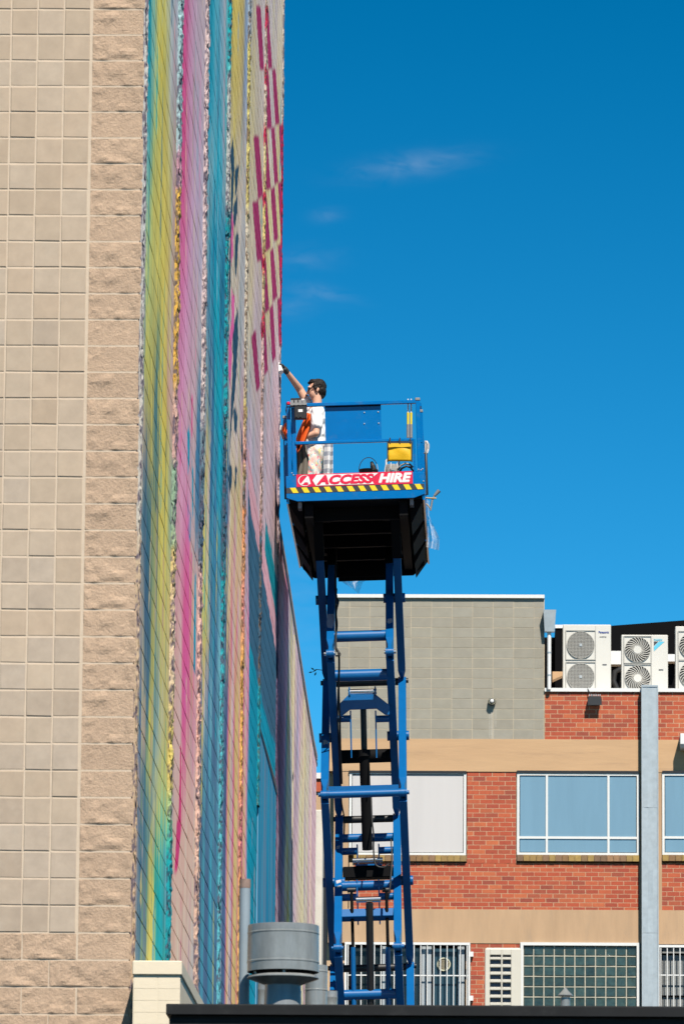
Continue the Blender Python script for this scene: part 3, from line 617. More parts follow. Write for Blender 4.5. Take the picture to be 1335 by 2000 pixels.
Cq = np.array([74., 116, 146]) * (1 - nq) + np.array([28., 112, 150]) * nq; Cq = Cq * (1 - nq2) + np.array([16., 136, 172]) * nq2
link('patch_paint', grid_mesh('patch_paint', np.stack([np.full(Yq.shape, .0125), Yq - YB, Zq], -1), M_paint, np.clip(lin(Cq) / KW, .004, .8)), tall)
MB().prism([(yA - YB, zA - 0.0), (YE - 0.02 - YB, zBq - 0.0), (YE - 0.02 - YB, zBq + 0.09), (yA - YB, zA + 0.02)], -0.02, 0.022, 'X').build('ledge', M_black, tall)

# ------------------------------------------------------------------ the low painted wall beyond
topP = [PX(547, 1032, XW), PX(560, 1112, XW), PX(583, 1262, XW), PX(603, 1390, XW), PX(613, 1450, XW), PX(619, 1480, XW), PX(623, 1500, XW)]
ty = np.array([p[1] for p in topP]); tz = np.array([p[2] for p in topP]); ty[0] = YE; ty[-1] = YL
lowf = lambda Y: np.interp(Y, ty, tz)
low = tag(empty('painted_wall', (XW, YB, 0)), 'lower pastel pink and yellow block wall with raked top beyond the tall mural wall', 'wall')
zl = PX_at(YE, 2040)
V, C = wall_bay(YE + 0.02, YL, zl, tz.max() + .1, 0.09, ztop_fn=lambda Y: lowf(Y))
o = link('painted_blockwork', grid_mesh('painted_blockwork', V, M_paint, C, smooth=False), low); o['kind'] = 'stuff'
pol = [(YE + 0.02 - YB, 0), (YL - YB, 0)] + [(y - YB, z) for y, z in list(zip(ty, tz))[::-1]]; pol[-1] = (YE + 0.02 - YB, tz[0])
MB().prism(pol, -0.35, -0.018, 'X').build('wall_core', M_concrete, low)
M_cream = mat('cream_edge', (0.62, 0.60, 0.44), 0.8, var=0.08)
M_cap = mat('wall_capping', (0.46, 0.38, 0.36), 0.7, var=0.1)
cp = MB(); gv = MB()
for i in range(len(ty) - 1):
    cp.prism([(ty[i] - YB, tz[i] - 0.04), (ty[i + 1] - YB, tz[i + 1] - 0.04), (ty[i + 1] - YB, tz[i + 1] + 0.04), (ty[i] - YB, tz[i] + 0.04)], -0.36, 0.006 + 0.0003 * i, 'X')
    gv.prism([(ty[i] - YB, tz[i] - 0.13), (ty[i + 1] - YB, tz[i + 1] - 0.13), (ty[i + 1] - YB, tz[i + 1] - 0.085), (ty[i] - YB, tz[i] - 0.085)], -0.01, 0.005 + 0.0002 * i, 'X')
cp.build('capping', M_cap, low); gv.build('dark_flashing', M_black, low)
for yc, wd, pr_, c in ((72.9, 0.04, 0.012, (0.50, 0.46, 0.30)), (76.9, 0.04, 0.012, (0.50, 0.46, 0.30)), (79.9, 0.04, 0.012, (0.54, 0.42, 0.33))):
    m = mat('painted_strip', c, 0.8, var=0.08, vscale=8)
    MB().b2((-0.02, yc - wd / 2 - YB, 1), (pr_, yc + wd / 2 - YB, float(lowf(yc)) - 0.25)).build('pilaster_strip', m, low)
# pale end pier and black drainpipe past the low wall
M_pier = mat('pale_render', (0.66, 0.63, 0.56), 0.9, var=0.08, vscale=2, bump=0.2, bscale=25, dirt=0.4, dirtc=(0.4, 0.36, 0.3), dscale=5)
a = P(614, 1585, YL + 0.3); b = P(631, 1585, YL + 0.3)
tag(MB().b2((a[0] - .3, YL + 0.1, 0), (b[0], YL + 0.75, a[2])).build('rendered_pier', M_pier, bev=0.01),
    'pale rendered pier at the far end of the low painted wall', 'pier')
a = P(634, 1640, YL + 2); dp = MB().tube([(a[0], YL + 2, 0), (a[0], YL + 2, a[2])], 0.045, 10)
tag(dp.build('drainpipe', M_black), 'thin black drainpipe between pale pier and scissor lift', 'pipe')

# ------------------------------------------------------------------ the brick and block building behind
YF = 105.0
def F(px, py, Y=YF):
    p = P(px, py, Y); return p[0], p[2]
M_brick = mat('red_brick', (0.4, 0.12, 0.07), 0.9, var=0.14, vscale=18, bump=0.4, bscale=90, bdist=0.005,
              rnd2=[(0.36, 0.066, 0.034), (0.47, 0.088, 0.038), (0.38, 0.07, 0.038), (0.55, 0.14, 0.055), (0.29, 0.06, 0.038), (0.51, 0.112, 0.047), (0.43, 0.08, 0.038)])
M_bmort = mat('brick_mortar', (0.56, 0.395, 0.25), 0.95, var=0.12, vscale=10)
M_gblock = mat('grey_block', (0.42, 0.405, 0.36), 0.92, var=0.09, vscale=5, bump=0.2, bscale=60, rnd=0.03, dirt=0.18, dirtc=(0.40, 0.38, 0.34), dscale=3,
               rnd2=[(0.325, 0.30, 0.245), (0.34, 0.318, 0.265), (0.315, 0.29, 0.235), (0.335, 0.315, 0.262), (0.32, 0.298, 0.242)])
M_gmort = mat('grey_block_mortar', (0.56, 0.47, 0.34), 0.95, var=0.18, vscale=4)
M_beam = mat('tan_concrete', (0.57, 0.365, 0.205), 0.9, var=0.12, vscale=1.2, bump=0.25, bscale=14, dirt=0.6, dirtc=(0.37, 0.24, 0.15), dscale=1.9, stretch=(0.35, 1, 4))
M_beam2 = mat('tan_concrete_weathered', (0.51, 0.335, 0.20), 0.9, var=0.13, vscale=1.8, bump=0.2, bscale=14, dirt=0.6, dirtc=(0.37, 0.27, 0.185), dscale=2.6, stretch=(2.2, 1, .35))
M_sill = mat('sill_brick', (0.3, 0.2, 0.08), 0.85, var=0.2, vscale=14, rnd2=[(0.34, 0.22, 0.07), (0.24, 0.13, 0.06), (0.42, 0.28, 0.08), (0.2, 0.12, 0.07), (0.36, 0.2, 0.1)])
M_pane = mat('window_pane', (0.195, 0.325, 0.425), 0.12, var=0.06, vscale=1.6, stretch=(2.5, 1, .35), spec=0.5, coat=0.3)  # sky reflection is put into the blue base colour and its streaks
M_blind = mat('white_blind', (0.60, 0.575, 0.57), 0.55, var=0.05, vscale=1.0, stretch=(3, 1, 0.08))
M_frame = mat('window_frame', (0.78, 0.78, 0.76), 0.4, var=0.03)
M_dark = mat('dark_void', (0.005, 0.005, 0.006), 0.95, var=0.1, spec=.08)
M_gblk = mat('glass_block', (0.035, 0.062, 0.056), 0.12, var=0.45, vscale=9, bump=0.4, bscale=22, rnd=0.3, spec=0.6, bdist=0.01)
M_gbj = mat('glass_block_joint', (0.50, 0.46, 0.37), 0.8, var=0.2, vscale=9)
bld = empty('brick_building', (0, YF, 0))
tag(bld, 'red brick and grey block building with tan concrete bands behind the scissor lift', 'building')
def fl(x, z, d=0.0): return (x, -d, z)             # building space: d metres proud of the face
def slab(name, px0, py0, px1, py1, mt, d0, d1, parent=bld, bev=0):
    x0, z0 = F(px0, py1); x1, z1 = F(px1, py0)
    return MB().b2((x0, -d0, z0), (x1, -d1, z1)).build(name, mt, parent, bev=bev)
xl, zt = F(640, 1163); xr, zb = F(1062, 1445)
core = MB().b2((xl, 0.21, 0), (9, 8, F(700, 1445)[1])).build('core_wall', M_bmort, bld)
# --- grey block upper wall (stack bond)
gw = MB().b2((xl, 0.0005, zb), (xr, 8.0, zt - 0.02)).build('block_wall', M_gmort, bld)
zj = [F(900, y)[1] for y in np.linspace(1443, 1163 + 4, 15)]
hb = (F(900, 1200)[1] - F(900, 1220)[1])           # 20 px course
me_g = None
jx = [F(px, 1300)[0] for px in [640 + 0.0] + [641.5 + 40.05 * k for k in range(1, 10)] + [1041.5, 1061.5]]
hz = F(900, 1425)[1] - F(900, 1445)[1] - 0.0005
gbm = {}
for r in range(14):
    z0 = zb + r * hz * 0.9995
    z1 = min(z0 + hz - 0.012, zt - 0.06)
    if z1 - z0 < 0.03: continue
    for c in range(len(jx) - 1):
        wd = jx[c + 1] - jx[c] - 0.010
        key = (round(wd, 2), round(z1 - z0, 2))
        if key not in gbm:
            gbm[key] = MB().box((wd / 2, 0.01, (z1 - z0) / 2), (wd, 0.024, z1 - z0)).mesh('grey_block', M_gblock)
        link('grey_block', gbm[key], gw, (jx[c] + 0.005, random.uniform(-.002, .001), z0 + 0.005))
x0, z0 = F(640, 1169); x1, z1 = F(1062.5, 1164)
MB().b2((x0, -0.05, zt - 0.045), (x1, 8.0, zt + 0.02)).build('roof_edge', M_frame, bld)
# --- brick fields
bricks = []
BW, BH, BJ = 0.2385, 0.0842, 0.0095
def brick_field(px0, py0, px1, py1, phase=0):
    x0, z0 = F(px0, py1); x1, z1 = F(px1, py0); n = max(1, round((z1 - z0) / BH)); h = (z1 - z0) / n
    for r in range(n):
        x = x0 - (BW * (0.5 if (r + phase) % 2 else 0.0)) + random.uniform(-.012, .012)
        while x < x1 - 0.015:
            a = max(x, x0); b = min(x + BW - BJ, x1)
            if b - a > 0.03: bricks.append((a, b, z0 + r * h + BJ / 2, h - BJ))
            x += BW + random.uniform(-.004, .004)
slab('parapet_wall', 1062.5, 1351, 1420, 1446, M_bmort, -3.0, 0.0)
slab('brick_wall', 911, 1506.3, 1008, 1687, M_bmort, -0.2, 0.0)
slab('brick_wall', 681, 1687.2, 1247.4, 1778.3, M_bmort, -0.2, 0.0)
slab('brick_wall', 1291.2, 1687.2, 1420, 1778.3, M_bmort, -0.2, 0.0)
slab('brick_wall', 917.6, 1841.2, 1014.8, 2000, M_bmort, -0.2, 0.0)
brick_field(1063, 1352.5, 1420, 1446)
brick_field(911, 1508, 1007, 1686, 1)
brick_field(690, 1687, 1247, 1778)
brick_field(1290, 1687, 1400, 1778)
brick_field(918, 1843, 1014, 1985)
vis = sorted(bricks, key=lambda b: (0 if (b[0] > F(806, 1700)[0] and b[0] < F(1340, 1700)[0]) else 1, -(b[1] - b[0])))
bm_cache = {}
rest = MB()
for i, (a, b, z, h) in enumerate(vis):
    yo = random.uniform(-.0012, 0)
    if i < 298:
        key = (round(b - a, 2), round(h, 3))
        if key not in bm_cache:
            bm_cache[key] = MB().box(((b - a) / 2, 0.008, h / 2), (b - a, 0.018, h)).mesh('brick', M_brick)
        link('brick', bm_cache[key], bld, (a, yo, z))
    else:
        rest.b2((a, yo - 0.001, z), (b, 0.017, z + h))
o = rest.build('brickwork', M_brick, bld); o['kind'] = 'stuff'
# --- concrete bands and piers
slab('concrete_beam', 640, 1445.5, 1420, 1506, M_beam, -0.2, 0.018)
slab('concrete_band', 640, 1778.5, 1420, 1841, M_beam2, -0.2, 0.012)
slab('concrete_pier', 1247.5, 1506.3, 1291, 1778.2, M_beam2, -0.2, 0.010)
slab('concrete_pier', 1247.5, 1841.3, 1284, 2000, M_beam2, -0.2, 0.010)
slab('concrete_pier', 650, 1506.3, 681, 1778.2, M_beam2, -0.2, 0.009)
slab('lower_wall', 640, 2000, 1420, 3100, M_beam2, -0.2, 0.0)
# --- windows
def window(px0, py0, px1, py1, mull, tran, pane_mat, blind=False):
    wn = empty('window', (0, 0, 0), parent=bld)
    x0, z0 = F(px0, py1); x1, z1 = F(px1, py0); fwd = 0.045
    MB().b2((x0, -0.004, z0), (x1, 0.15, z1)).build('window_recess', M_dark, wn)
    fr = MB()
    for a, b in (((x0, z0), (x0 + fwd, z1)), ((x1 - fwd, z0), (x1, z1)), ((x0 + fwd, z0), (x1 - fwd, z0 + fwd)), ((x0 + fwd, z1 - fwd), (x1 - fwd, z1))):
        fr.b2((a[0], -0.035, a[1]), (b[0], -0.005, b[1]))
    zt_ = F(px0, tran)[1] if tran else None
    mxs = [F(m, py0)[0] for m in mull]
    for mxx in mxs: fr.b2((mxx - 0.02, -0.034, z0 + fwd), (mxx + 0.02, -0.006, z1 - fwd))
    if zt_: fr.b2((x0 + fwd, -0.033, zt_ - 0.022), (x1 - fwd, -0.007, zt_ + 0.022))
    fr.build('window_frame', M_frame, wn)
    xs = [x0 + fwd] + mxs + [x1 - fwd]; zs = [z0 + fwd] + ([zt_] if zt_ else []) + [z1 - fwd]
    for i in range(len(xs) - 1):
        for j in range(len(zs) - 1):
            MB().b2((xs[i] + .012, -0.016, zs[j] + .012), (xs[i + 1] - .012, -0.008, zs[j + 1] - .012)).build('pane', pane_mat, wn)
    return wn
window(681, 1508.5, 910, 1670, [], None, M_blind)
window(1008.5, 1511, 1247, 1670, [1067, 1187], 1636, M_pane)
window(1292, 1511, 1420, 1670, [1355], 1636, M_pane)
hd = MB()  # black strips standing in for the beam's shadow along the window tops
for a, b in ((1008.5, 1247), (1292, 1420), (681, 910)):
    x0, z0 = F(a, 1510.5); x1, z1 = F(b, 1506.5); hd.b2((x0, -0.05, z0), (x1, 0.0, z1))
hd.build('head_shadow_strip', M_black, bld)
# rowlock brick sills, one brick at a time
for a, b in ((690, 910), (1008.5, 1247), (1292, 1420)):
    x0, z0 = F(a, 1682); x1, z1 = F(b, 1671)
    n = int((x1 - x0) / 0.115); st_ = (x1 - x0) / n
    sm = MB().box((st_ / 2 - .004, -0.015, (z1 - z0) / 2), (st_ - .008, 0.075, z1 - z0)).mesh('sill_brick', M_sill)
    for k in range(n): link('sill_brick', sm, bld, (x0 + k * st_ + .004, random.uniform(-.004, .003), z0))
    MB().b2((x0, -0.03, z0 + .002), (x1, 0.0, z1 - .006)).build('sill_bed', M_bmort, bld)
# --- glass block window
gb = empty('glass_block_window', parent=bld)
x0, z0 = F(1015, 2010); x1, z1 = F(1248, 1842)
fr = MB(); fwd = 0.055
for a, b in (((x0, z0), (x0 + fwd, z1)), ((x1 - fwd, z0), (x1, z1)), ((x0 + fwd, z1 - fwd), (x1 - fwd, z1))):
    fr.b2((a[0], -0.05, a[1]), (b[0], 0.06, b[1]))
fr.build('window_frame', M_frame, gb)
MB().b2((x0 + fwd, -0.003, z0), (x1 - fwd, 0.10, z1 - fwd)).build('joint_grid', M_gbj, gb)
stp = (x1 - x0 - 2 * fwd) / 11; bs = stp - 0.020
def glass_block():
    m = MB(); t = 0.012; b = bs / 2
    def sq(h, y): return [(-h, y, -h), (h, y, -h), (h, y, h), (-h, y, h)]
    rs = [sq(b, 0.02), sq(b, -0.006), sq(b - 0.010, -0.013), sq(b - 0.018, -0.008), sq(b - 0.06, -0.0075)]
    m.rings(rs, True, False, False); n = len(m.v); m.f.append([n - 4, n - 3, n - 2, n - 1]); m.s.append(False)
    return m.mesh('glass_block', M_gblk)
gbk = glass_block()
for r in range(8):
    for c in range(11):
        link('glass_block', gbk, gb, (x0 + fwd + stp * (c + .5), 0, z1 - fwd - stp * (r + .5)), (random.uniform(-.02, .02), 0, random.uniform(-.02, .02)))
# --- barred windows
M_tealp = mat('teal_panel', (0.015, 0.055, 0.085), 0.4, var=0.1, vscale=2)
M_glassd = mat('dark_glass', (0.02, 0.028, 0.03), 0.1, var=0.3, vscale=3, spec=0.6)
M_steelf = mat('pale_steel', (0.40, 0.44, 0.47), 0.5, var=0.08)
M_mesh = mat('grey_screen', (0.24, 0.25, 0.25), 0.8, var=0.5, vscale=55, bump=0.5, bscale=120)
def barred(px0, py0, px1, nbar, back):
    bw = empty('barred_window', parent=bld)
    x0, z0 = F(px0, 2010); x1, z1 = F(px1, py0)
    MB().b2((x0 + .06, 0.10, z0), (x1 - .08, 0.16, z1 - .03)).build('window_recess', M_dark, bw)
    if back == 'panels':
        for a, b, mt in ((688, 748, M_glassd), (752, 800, M_glassd), (806, 818, M_glassd), (845, 890, M_tealp)):
            xa, _ = F(a, 1900); xb, _ = F(b, 1900)
            MB().b2((xa, 0.06, z0), (xb, 0.099, z1 - .09)).build('pane', mt, bw)
        for a, b in ((746, 753), (800, 806), (823, 831), (833, 842), (893, 899), (900, 906)):
            xa, _ = F(a, 1900); xb, _ = F(b, 1900)
            MB().b2((xa, 0.03, z0), (xb, 0.098, z1 - .05)).build('window_stile', M_steelf, bw)
        c = F(866, 1883); v = MB(); v.lathe((c[0], 0.05, c[1]), [(0.125, 0.0), (0.125, 0.03), (0.105, 0.03), (0.105, 0.012)], 24, axis='Y')
        vo = v.build('vent_ring', M_cream, bw)
        g = MB()
        for k in range(-4, 5): g.box((c[0] + k * 0.022, 0.022, c[1]), (0.010, 0.012, 2 * math.sqrt(max(0.0001, .098 ** 2 - (k * .022) ** 2))))
        g.build('vent_grille', mat('brown_vent', (0.20, 0.15, 0.09), 0.7), bw)
    else:
        MB().b2((x0 + .09, 0.08, z0), (x1, 0.099, z1 - .03)).build('screen', M_mesh, bw)
        for k in range(3):
            zz = z1 - 0.14 - k * 0.78; MB().b2((x0 + .09, 0.05, zz - .03), (x1, 0.079, zz)).build('screen_rail', M_dark, bw)
    for k in range(nbar):
        xx = x0 + 0.06 + k * (x1 - x0 - 0.12) / (nbar - 1)
        MB().tube([(xx, -0.07, z0), (xx, -0.07, z1 - .03)], 0.011, 6).build('bar', M_white, bw)
    MB().b2((x0, -0.085, z1 - .045), (x1, -0.05, z1)).build('bar_frame', M_white, bw)
    for xx in (x0, x1 - .035): MB().b2((xx, -0.084, z0), (xx + .035, -0.05, z1 - .046)).build('bar_frame', M_white, bw)
    zz = F(px0, 1905)[1]; MB().b2((x0 + .04, -0.062, zz - .010), (x1 - .04, -0.05, zz + .010)).build('cross_bar', M_white, bw)
    if back == 'panels':
        for yy in (1863, 1949):
            zz = F(px0, yy)[1]; MB().b2((x1 - .003, -0.075, zz - .045), (x1 + .06, 0.0, zz + .045)).build('bracket', M_white, bw)
barred(672, 1842, 917.5, 19, 'panels')
barred(1283, 1847, 1420, 11, 'screen')
# --- fixtures on the facade
M_lampg = mat('lamp_housing', (0.022, 0.022, 0.025), 0.5, var=0.1)
c = F(1160, 1369); fl_ = tag(empty('flood_light', (c[0], YF, c[1])), 'small dark floodlight on the red brick parapet under the air conditioners', 'lamp')
MB().b2((-.02, -0.10, -.01), (.02, 0, .05)).build('bracket', M_lampg, fl_)
MB().b2((-.12, -0.15, -.05), (.12, -0.05, .07)).build('housing', M_lampg, fl_, bev=.01)
fn = MB()
for k in range(7): fn.b2((-.105 + k * .033, -0.145, .071), (-.09 + k * .033, -0.055, .105))
fn.build('cooling_fins', M_steelf, fl_)
MB().b2((-.13, -0.165, -.10), (.13, -0.152, .02)).build('visor', M_lampg, fl_)
MB().tube([(-.02, -.05, .06), (-.10, -.08, .16), (-.14, -.02, .25)], 0.008, 6).build('cable', M_rubber, fl_)
c = F(960, 1371); rv = tag(empty('wall_vent', (c[0], YF, c[1])), 'small round black vent with pale cap on the grey block wall', 'vent')
MB().lathe((0, 0, 0), [(0.065, 0), (0.075, .05), (0.062, .10), (0.03, .12)], 20, axis='Y').build('vent_body', M_black, rv)
MB().lathe((0, -.12, 0), [(0.036, 0), (0.036, .02), (0.02, .03)], 16, axis='Y').build('vent_cap', M_white, rv)
tb = MB()
for k in range(14):
    a_ = k * math.tau / 14; tb.box((0.058 * math.cos(a_), -.112, 0.058 * math.sin(a_)), (.012, .02, .012))
tb.build('vent_teeth', M_cream, rv)
M_drip = mat('drip_stain', (0.66, 0.63, 0.57), 0.9, var=0.1)
st_ = MB()
for k, (dx, top, bot) in enumerate(((-5, 1388, 1441), (-2, 1390, 1443), (0, 1386, 1443), (3, 1390, 1443), (7, 1386, 1420))):
    x0, z0 = F(960 + dx, bot); x1, z1 = F(960 + dx + 0.55, top); st_.b2((x0, -.0045, z0), (x1, 0, z1))
x0, z0 = F(961, 1735); x1, z1 = F(961.7, 1508); st_.b2((x0, -.004, z0), (x1, 0, z1))
st_.build('drip_stain', M_drip, bld)
a, b = F(1326, 1467), F(1380, 1438)
wb = tag(empty('wall_box', (a[0], YF, a[1])), 'white box fixed to the tan concrete beam at the right edge', 'box')
MB().b2((0, -0.36, 0.08), (.5, 0, b[1] - a[1])).build('box_body', M_white, wb, bev=.008)
MB().prism([(-0.36, 0.08), (0, 0.08), (0, 0.0), (-0.30, 0.02)], 0.005, 0.49, 'X').build('box_base', M_white, wb)
# --- rainwater head and downpipe
dpx = F(1071.5, 1240)[0]
rw = tag(empty('downpipe', (dpx, YF, 0)), 'white downpipe under a grey rainwater head beside the grey block wall', 'pipe')
zt1, zb1, zend = F(1070, 1194)[1], F(1070, 1236)[1], F(1070, 1348)[1]
MB().rings([[(-r_, -.02 - 2 * r_ * .8, z), (r_ * 1.15, -.02 - 2 * r_ * .8, z), (r_ * 1.15, -.02, z), (-r_, -.02, z)] for r_, z in ((.085, zb1), (.11, zt1), (.10, zt1 + .001), (.075, zb1 + .02))], True, True, False).build('rain_head', M_galv, rw)
MB().tube([(0, -.08, zend), (0, -.08, zb1 + .01)], 0.037, 12).build('pipe', M_white, rw)
for yy in (1276, 1320): MB().lathe((0, -.08, F(1070, yy)[1]), [(.042, -.012), (.042, .012)], 12).build('pipe_clip', M_galv, rw)
# --- roof level: capping, air conditioners, dark structure behind
slab('parapet_capping', 1062.5, 1345.5, 1420, 1351, M_white, -3.0, 0.04)
M_acw = mat('air_conditioner_white', (0.69, 0.67, 0.62), 0.5, var=0.04, vscale=2)
M_acg = mat('grille_grey', (0.43, 0.42, 0.39), 0.6, var=0.05)
M_acd = mat('fan_shadow', (0.10, 0.10, 0.098), 0.9, var=0.1, spec=.1)
YA = YF + 0.5
def text_mesh(name, txt, size, mt, parent, loc, rot=(R(90), 0, 0), shear=0.0, offset=0.0, sx=1.0, ext=0.002, align='LEFT'):
    cu = bpy.data.curves.new(name, 'FONT'); cu.body = txt; cu.size = size; cu.shear = shear; cu.offset = offset; cu.extrude = ext
    cu.align_x = align; cu.resolution_u = 3
    ob = bpy.data.objects.new('tmp', cu); COL.objects.link(ob); bpy.context.view_layer.update()
    me = bpy.data.meshes.new_from_object(ob.evaluated_get(bpy.context.evaluated_depsgraph_get()))
    bpy.data.objects.remove(ob); me.materials.clear(); me.materials.append(mt)
    o = link(name, me, parent, loc, rot); o.scale = (sx, 1, 1); return o
M_ink_b = mat('blue_print', (0.02, 0.06, 0.35), 0.5, var=0)
M_ink_c = mat('cyan_print', (0.12, 0.55, 0.75), 0.5, var=0)
M_ink_k = mat('dark_print', (0.05, 0.05, 0.06), 0.5, var=0)
def aircon(px0, py0, px1, label, style, fan_px, brand, py1=1350):
    x0, z0 = F(px0, py1, YA); x1, z1 = F(px1, py0, YA); W, H = x1 - x0, z1 - z0; D = 0.36
    t = tag(empty('air_conditioner', ((x0 + x1) / 2, YA, z0)), label, 'air conditioner', 'air conditioners on the roof')
    MB().b2((-W / 2, 0, 0.0), (W / 2, D, H)).build('casing', M_acw, t, bev=.012)
    for kx in (-.3, .3): MB().b2((W * kx - .06, .02, -0.06), (W * kx + .06, D - .02, -.001)).build('foot', M_acg, t)
    fx = (fan_px[0] + fan_px[1]) / 2; fr_ = (fan_px[1] - fan_px[0]) / 2
    cx = F(fx, py0, YA)[0] - (x0 + x1) / 2; rad = F(fx + fr_, py0, YA)[0] - F(fx, py0, YA)[0]
    for cy in fan_px[2]:
        cz = F(fx, cy, YA)[1] - z0
        fu = empty('fan_unit', (cx, 0, cz), parent=t)
        MB().lathe((0, -.004, 0), [(rad, 0), (rad * .99, .001)], 40, axis='Y').build('fan_opening', M_acd, fu)
        s_ = rad * 1.09
        g = MB(); g.rings([[(-s_, -.003, -s_), (s_, -.003, -s_), (s_, -.003, s_), (-s_, -.003, s_)], [(-s_, -.016, -s_), (s_, -.016, -s_), (s_, -.016, s_), (-s_, -.016, s_)],
                 [(-s_ + .012, -.016, -s_ + .012), (s_ - .012, -.016, -s_ + .012), (s_ - .012, -.016, s_ - .012), (-s_ + .012, -.016, s_ - .012)], [(-s_ + .012, -.003, -s_ + .012), (s_ - .012, -.003, -s_ + .012), (s_ - .012, -.003, s_ - .012), (-s_ + .012, -.003, s_ - .012)]], True, False, False)
        n = 44
        for ra, rb in ((rad, rad * .965),):
            g.rings([[(r_ * math.cos(k * math.tau / n), y_, r_ * math.sin(k * math.tau / n)) for k in range(n)] for r_, y_ in ((ra, -.005), (ra, -.022), (rb, -.022), (rb, -.005))], True, False, True)
        g.build('grille_frame', M_acg, fu)
        g = MB()
        if style == 'mesh':
            for k in range(-9, 10):
                q = rad * k / 9.6; h_ = math.sqrt(max(rad * rad * .93 - q * q, 1e-5))
                g.b2((q - .0042, -.021, -h_), (q + .0042, -.0175, h_)); g.b2((-h_, -.0228, q - .0042), (h_, -.0193, q + .0042))
            g.build('grille', M_acg, fu)
            MB().box((0, -.024, 0), (.05, .012, .05)).build('badge', M_steelf, fu)
        else:
            for k in range(24):
                a_ = k * math.tau / 24; pts = []
                for q in range(6):
                    r_ = rad * (.30 + .67 * q / 5); aa = a_ + .55 * (q / 5) ** 1.2; pts.append((r_ * math.cos(aa), -.02, r_ * math.sin(aa)))
                g.tube(pts, .0072, 4, cap=False)
            g.build('grille', M_acw, fu)
            MB().lathe((0, -.008, 0), [(rad * .31, 0), (rad * .31, .014)], 24, axis='Y').build('fan_hub', M_acw, fu)
    xs = F(fan_px[3], py0, YA)[0] - (x0 + x1) / 2
    MB().b2((xs - .004, -.004, .01), (xs + .004, 0.002, H - .02)).build('panel_seam', M_acg, t)
    zq = F(fx, (py0 + py1) / 2 + 14, YA)[1] - z0
    MB().b2((xs + (W / 2 - xs) * .45, -.006, zq), (xs + (W / 2 - xs) * .72, .002, zq + .018)).build('handle_recess', M_ink_k, t)
    if brand == 'P':
        text_mesh('lettering', 'Panasonic', .062, M_ink_b, t, (xs + .055, -.004, H - .165), offset=.0012, sx=.80)
        text_mesh('small_lettering', 'INVERTER', .030, M_ink_k, t, (xs + .075, -.004, H - .245), sx=.95)
    elif brand == 'D':
        text_mesh('lettering', 'DAIKIN', .055, M_ink_c, t, (xs + .05, -.004, H - .115), offset=.0015, sx=.85)
        MB().prism([(xs + .05, H - .13), (xs + .13, H - .13), (xs + .05, H - .21)], -.004, 0.001).build('emblem_dark', M_ink_k, t)
        MB().prism([(xs + .14, H - .13), (xs + .25, H - .13), (xs + .05, H - .31), (xs + .05, H - .225)], -.004, 0.001).build('emblem_light', M_ink_c, t)
    return t
aircon(1098, 1220, 1192, 'tall off-white air conditioner with two mesh fan grilles beside the rainwater pipe', 'mesh', (1106, 1160, (1260, 1322), 1162), 'P')
aircon(1212.5, 1240, 1303, 'shorter white air conditioner with two swirl fan grilles behind the steel duct', 'swirl', (1219, 1269, (1269, 1324.5), 1270.5), 'D')
aircon(1318, 1223.5, 1412, 'white air conditioner cut off by the right edge of the picture', 'swirl', (1325, 1378, (1261, 1318), 1380), '')
x0, z0 = F(1083, 1350, YF + 5); x1, z1 = F(1440, 1222, YF + 5)
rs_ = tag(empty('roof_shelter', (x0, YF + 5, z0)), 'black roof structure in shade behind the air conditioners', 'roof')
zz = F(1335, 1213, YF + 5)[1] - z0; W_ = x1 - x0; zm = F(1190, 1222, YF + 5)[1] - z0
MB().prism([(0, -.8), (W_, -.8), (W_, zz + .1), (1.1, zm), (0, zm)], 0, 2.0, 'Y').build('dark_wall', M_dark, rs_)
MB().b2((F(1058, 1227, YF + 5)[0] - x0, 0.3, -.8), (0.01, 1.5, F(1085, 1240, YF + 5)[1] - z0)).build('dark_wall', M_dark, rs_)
MB().b2((0, -.03, F(1085, 1227, YF + 5)[1] - z0), (.62, -.001, zm + .01)).build('edge_trim', M_white, rs_)
MB().b2((F(1190, 1275, YF + 5)[0] - x0, -.3, F(1190, 1302, YF + 5)[1] - z0), (F(1216, 1275, YF + 5)[0] - x0, -.002, F(1190, 1276, YF + 5)[1] - z0)).build('white_panel', M_white, rs_)
MB().b2((F(1300, 1275, YF + 5)[0] - x0, -.3, F(1190, 1296, YF + 5)[1] - z0), (F(1322, 1275, YF + 5)[0] - x0, -.002, F(1190, 1282, YF + 5)[1] - z0)).build('white_panel', M_white, rs_)
MB().prism([(F(1078, 1350, YF + 2)[0] - x0, -.05), (F(1098, 1350, YF + 2)[0] - x0, -.05), (F(1098, 1350, YF + 2)[0] - x0, F(1098, 1316, YF + 2)[1] - z0), (F(1078, 1350, YF + 2)[0] - x0, F(1078, 1325, YF + 2)[1] - z0)], -2.8, -2.5, 'Y').build('roof_upstand', M_beam, rs_)
MB().tube([(F(1205, 1350, YF + 3)[0] - x0, -2, F(1205, 1348, YF + 3)[1] - z0), (F(1197, 1350, YF + 3)[0] - x0, -2, F(1205, 1330, YF + 3)[1] - z0), (F(1200, 1350, YF + 3)[0] - x0, -2, F(1205, 1312, YF + 3)[1] - z0), (F(1212, 1350, YF + 3)[0] - x0, -2, F(1205, 1306, YF + 3)[1] - z0)], .05, 8).build('insulated_pipe', M_rubber, rs_)
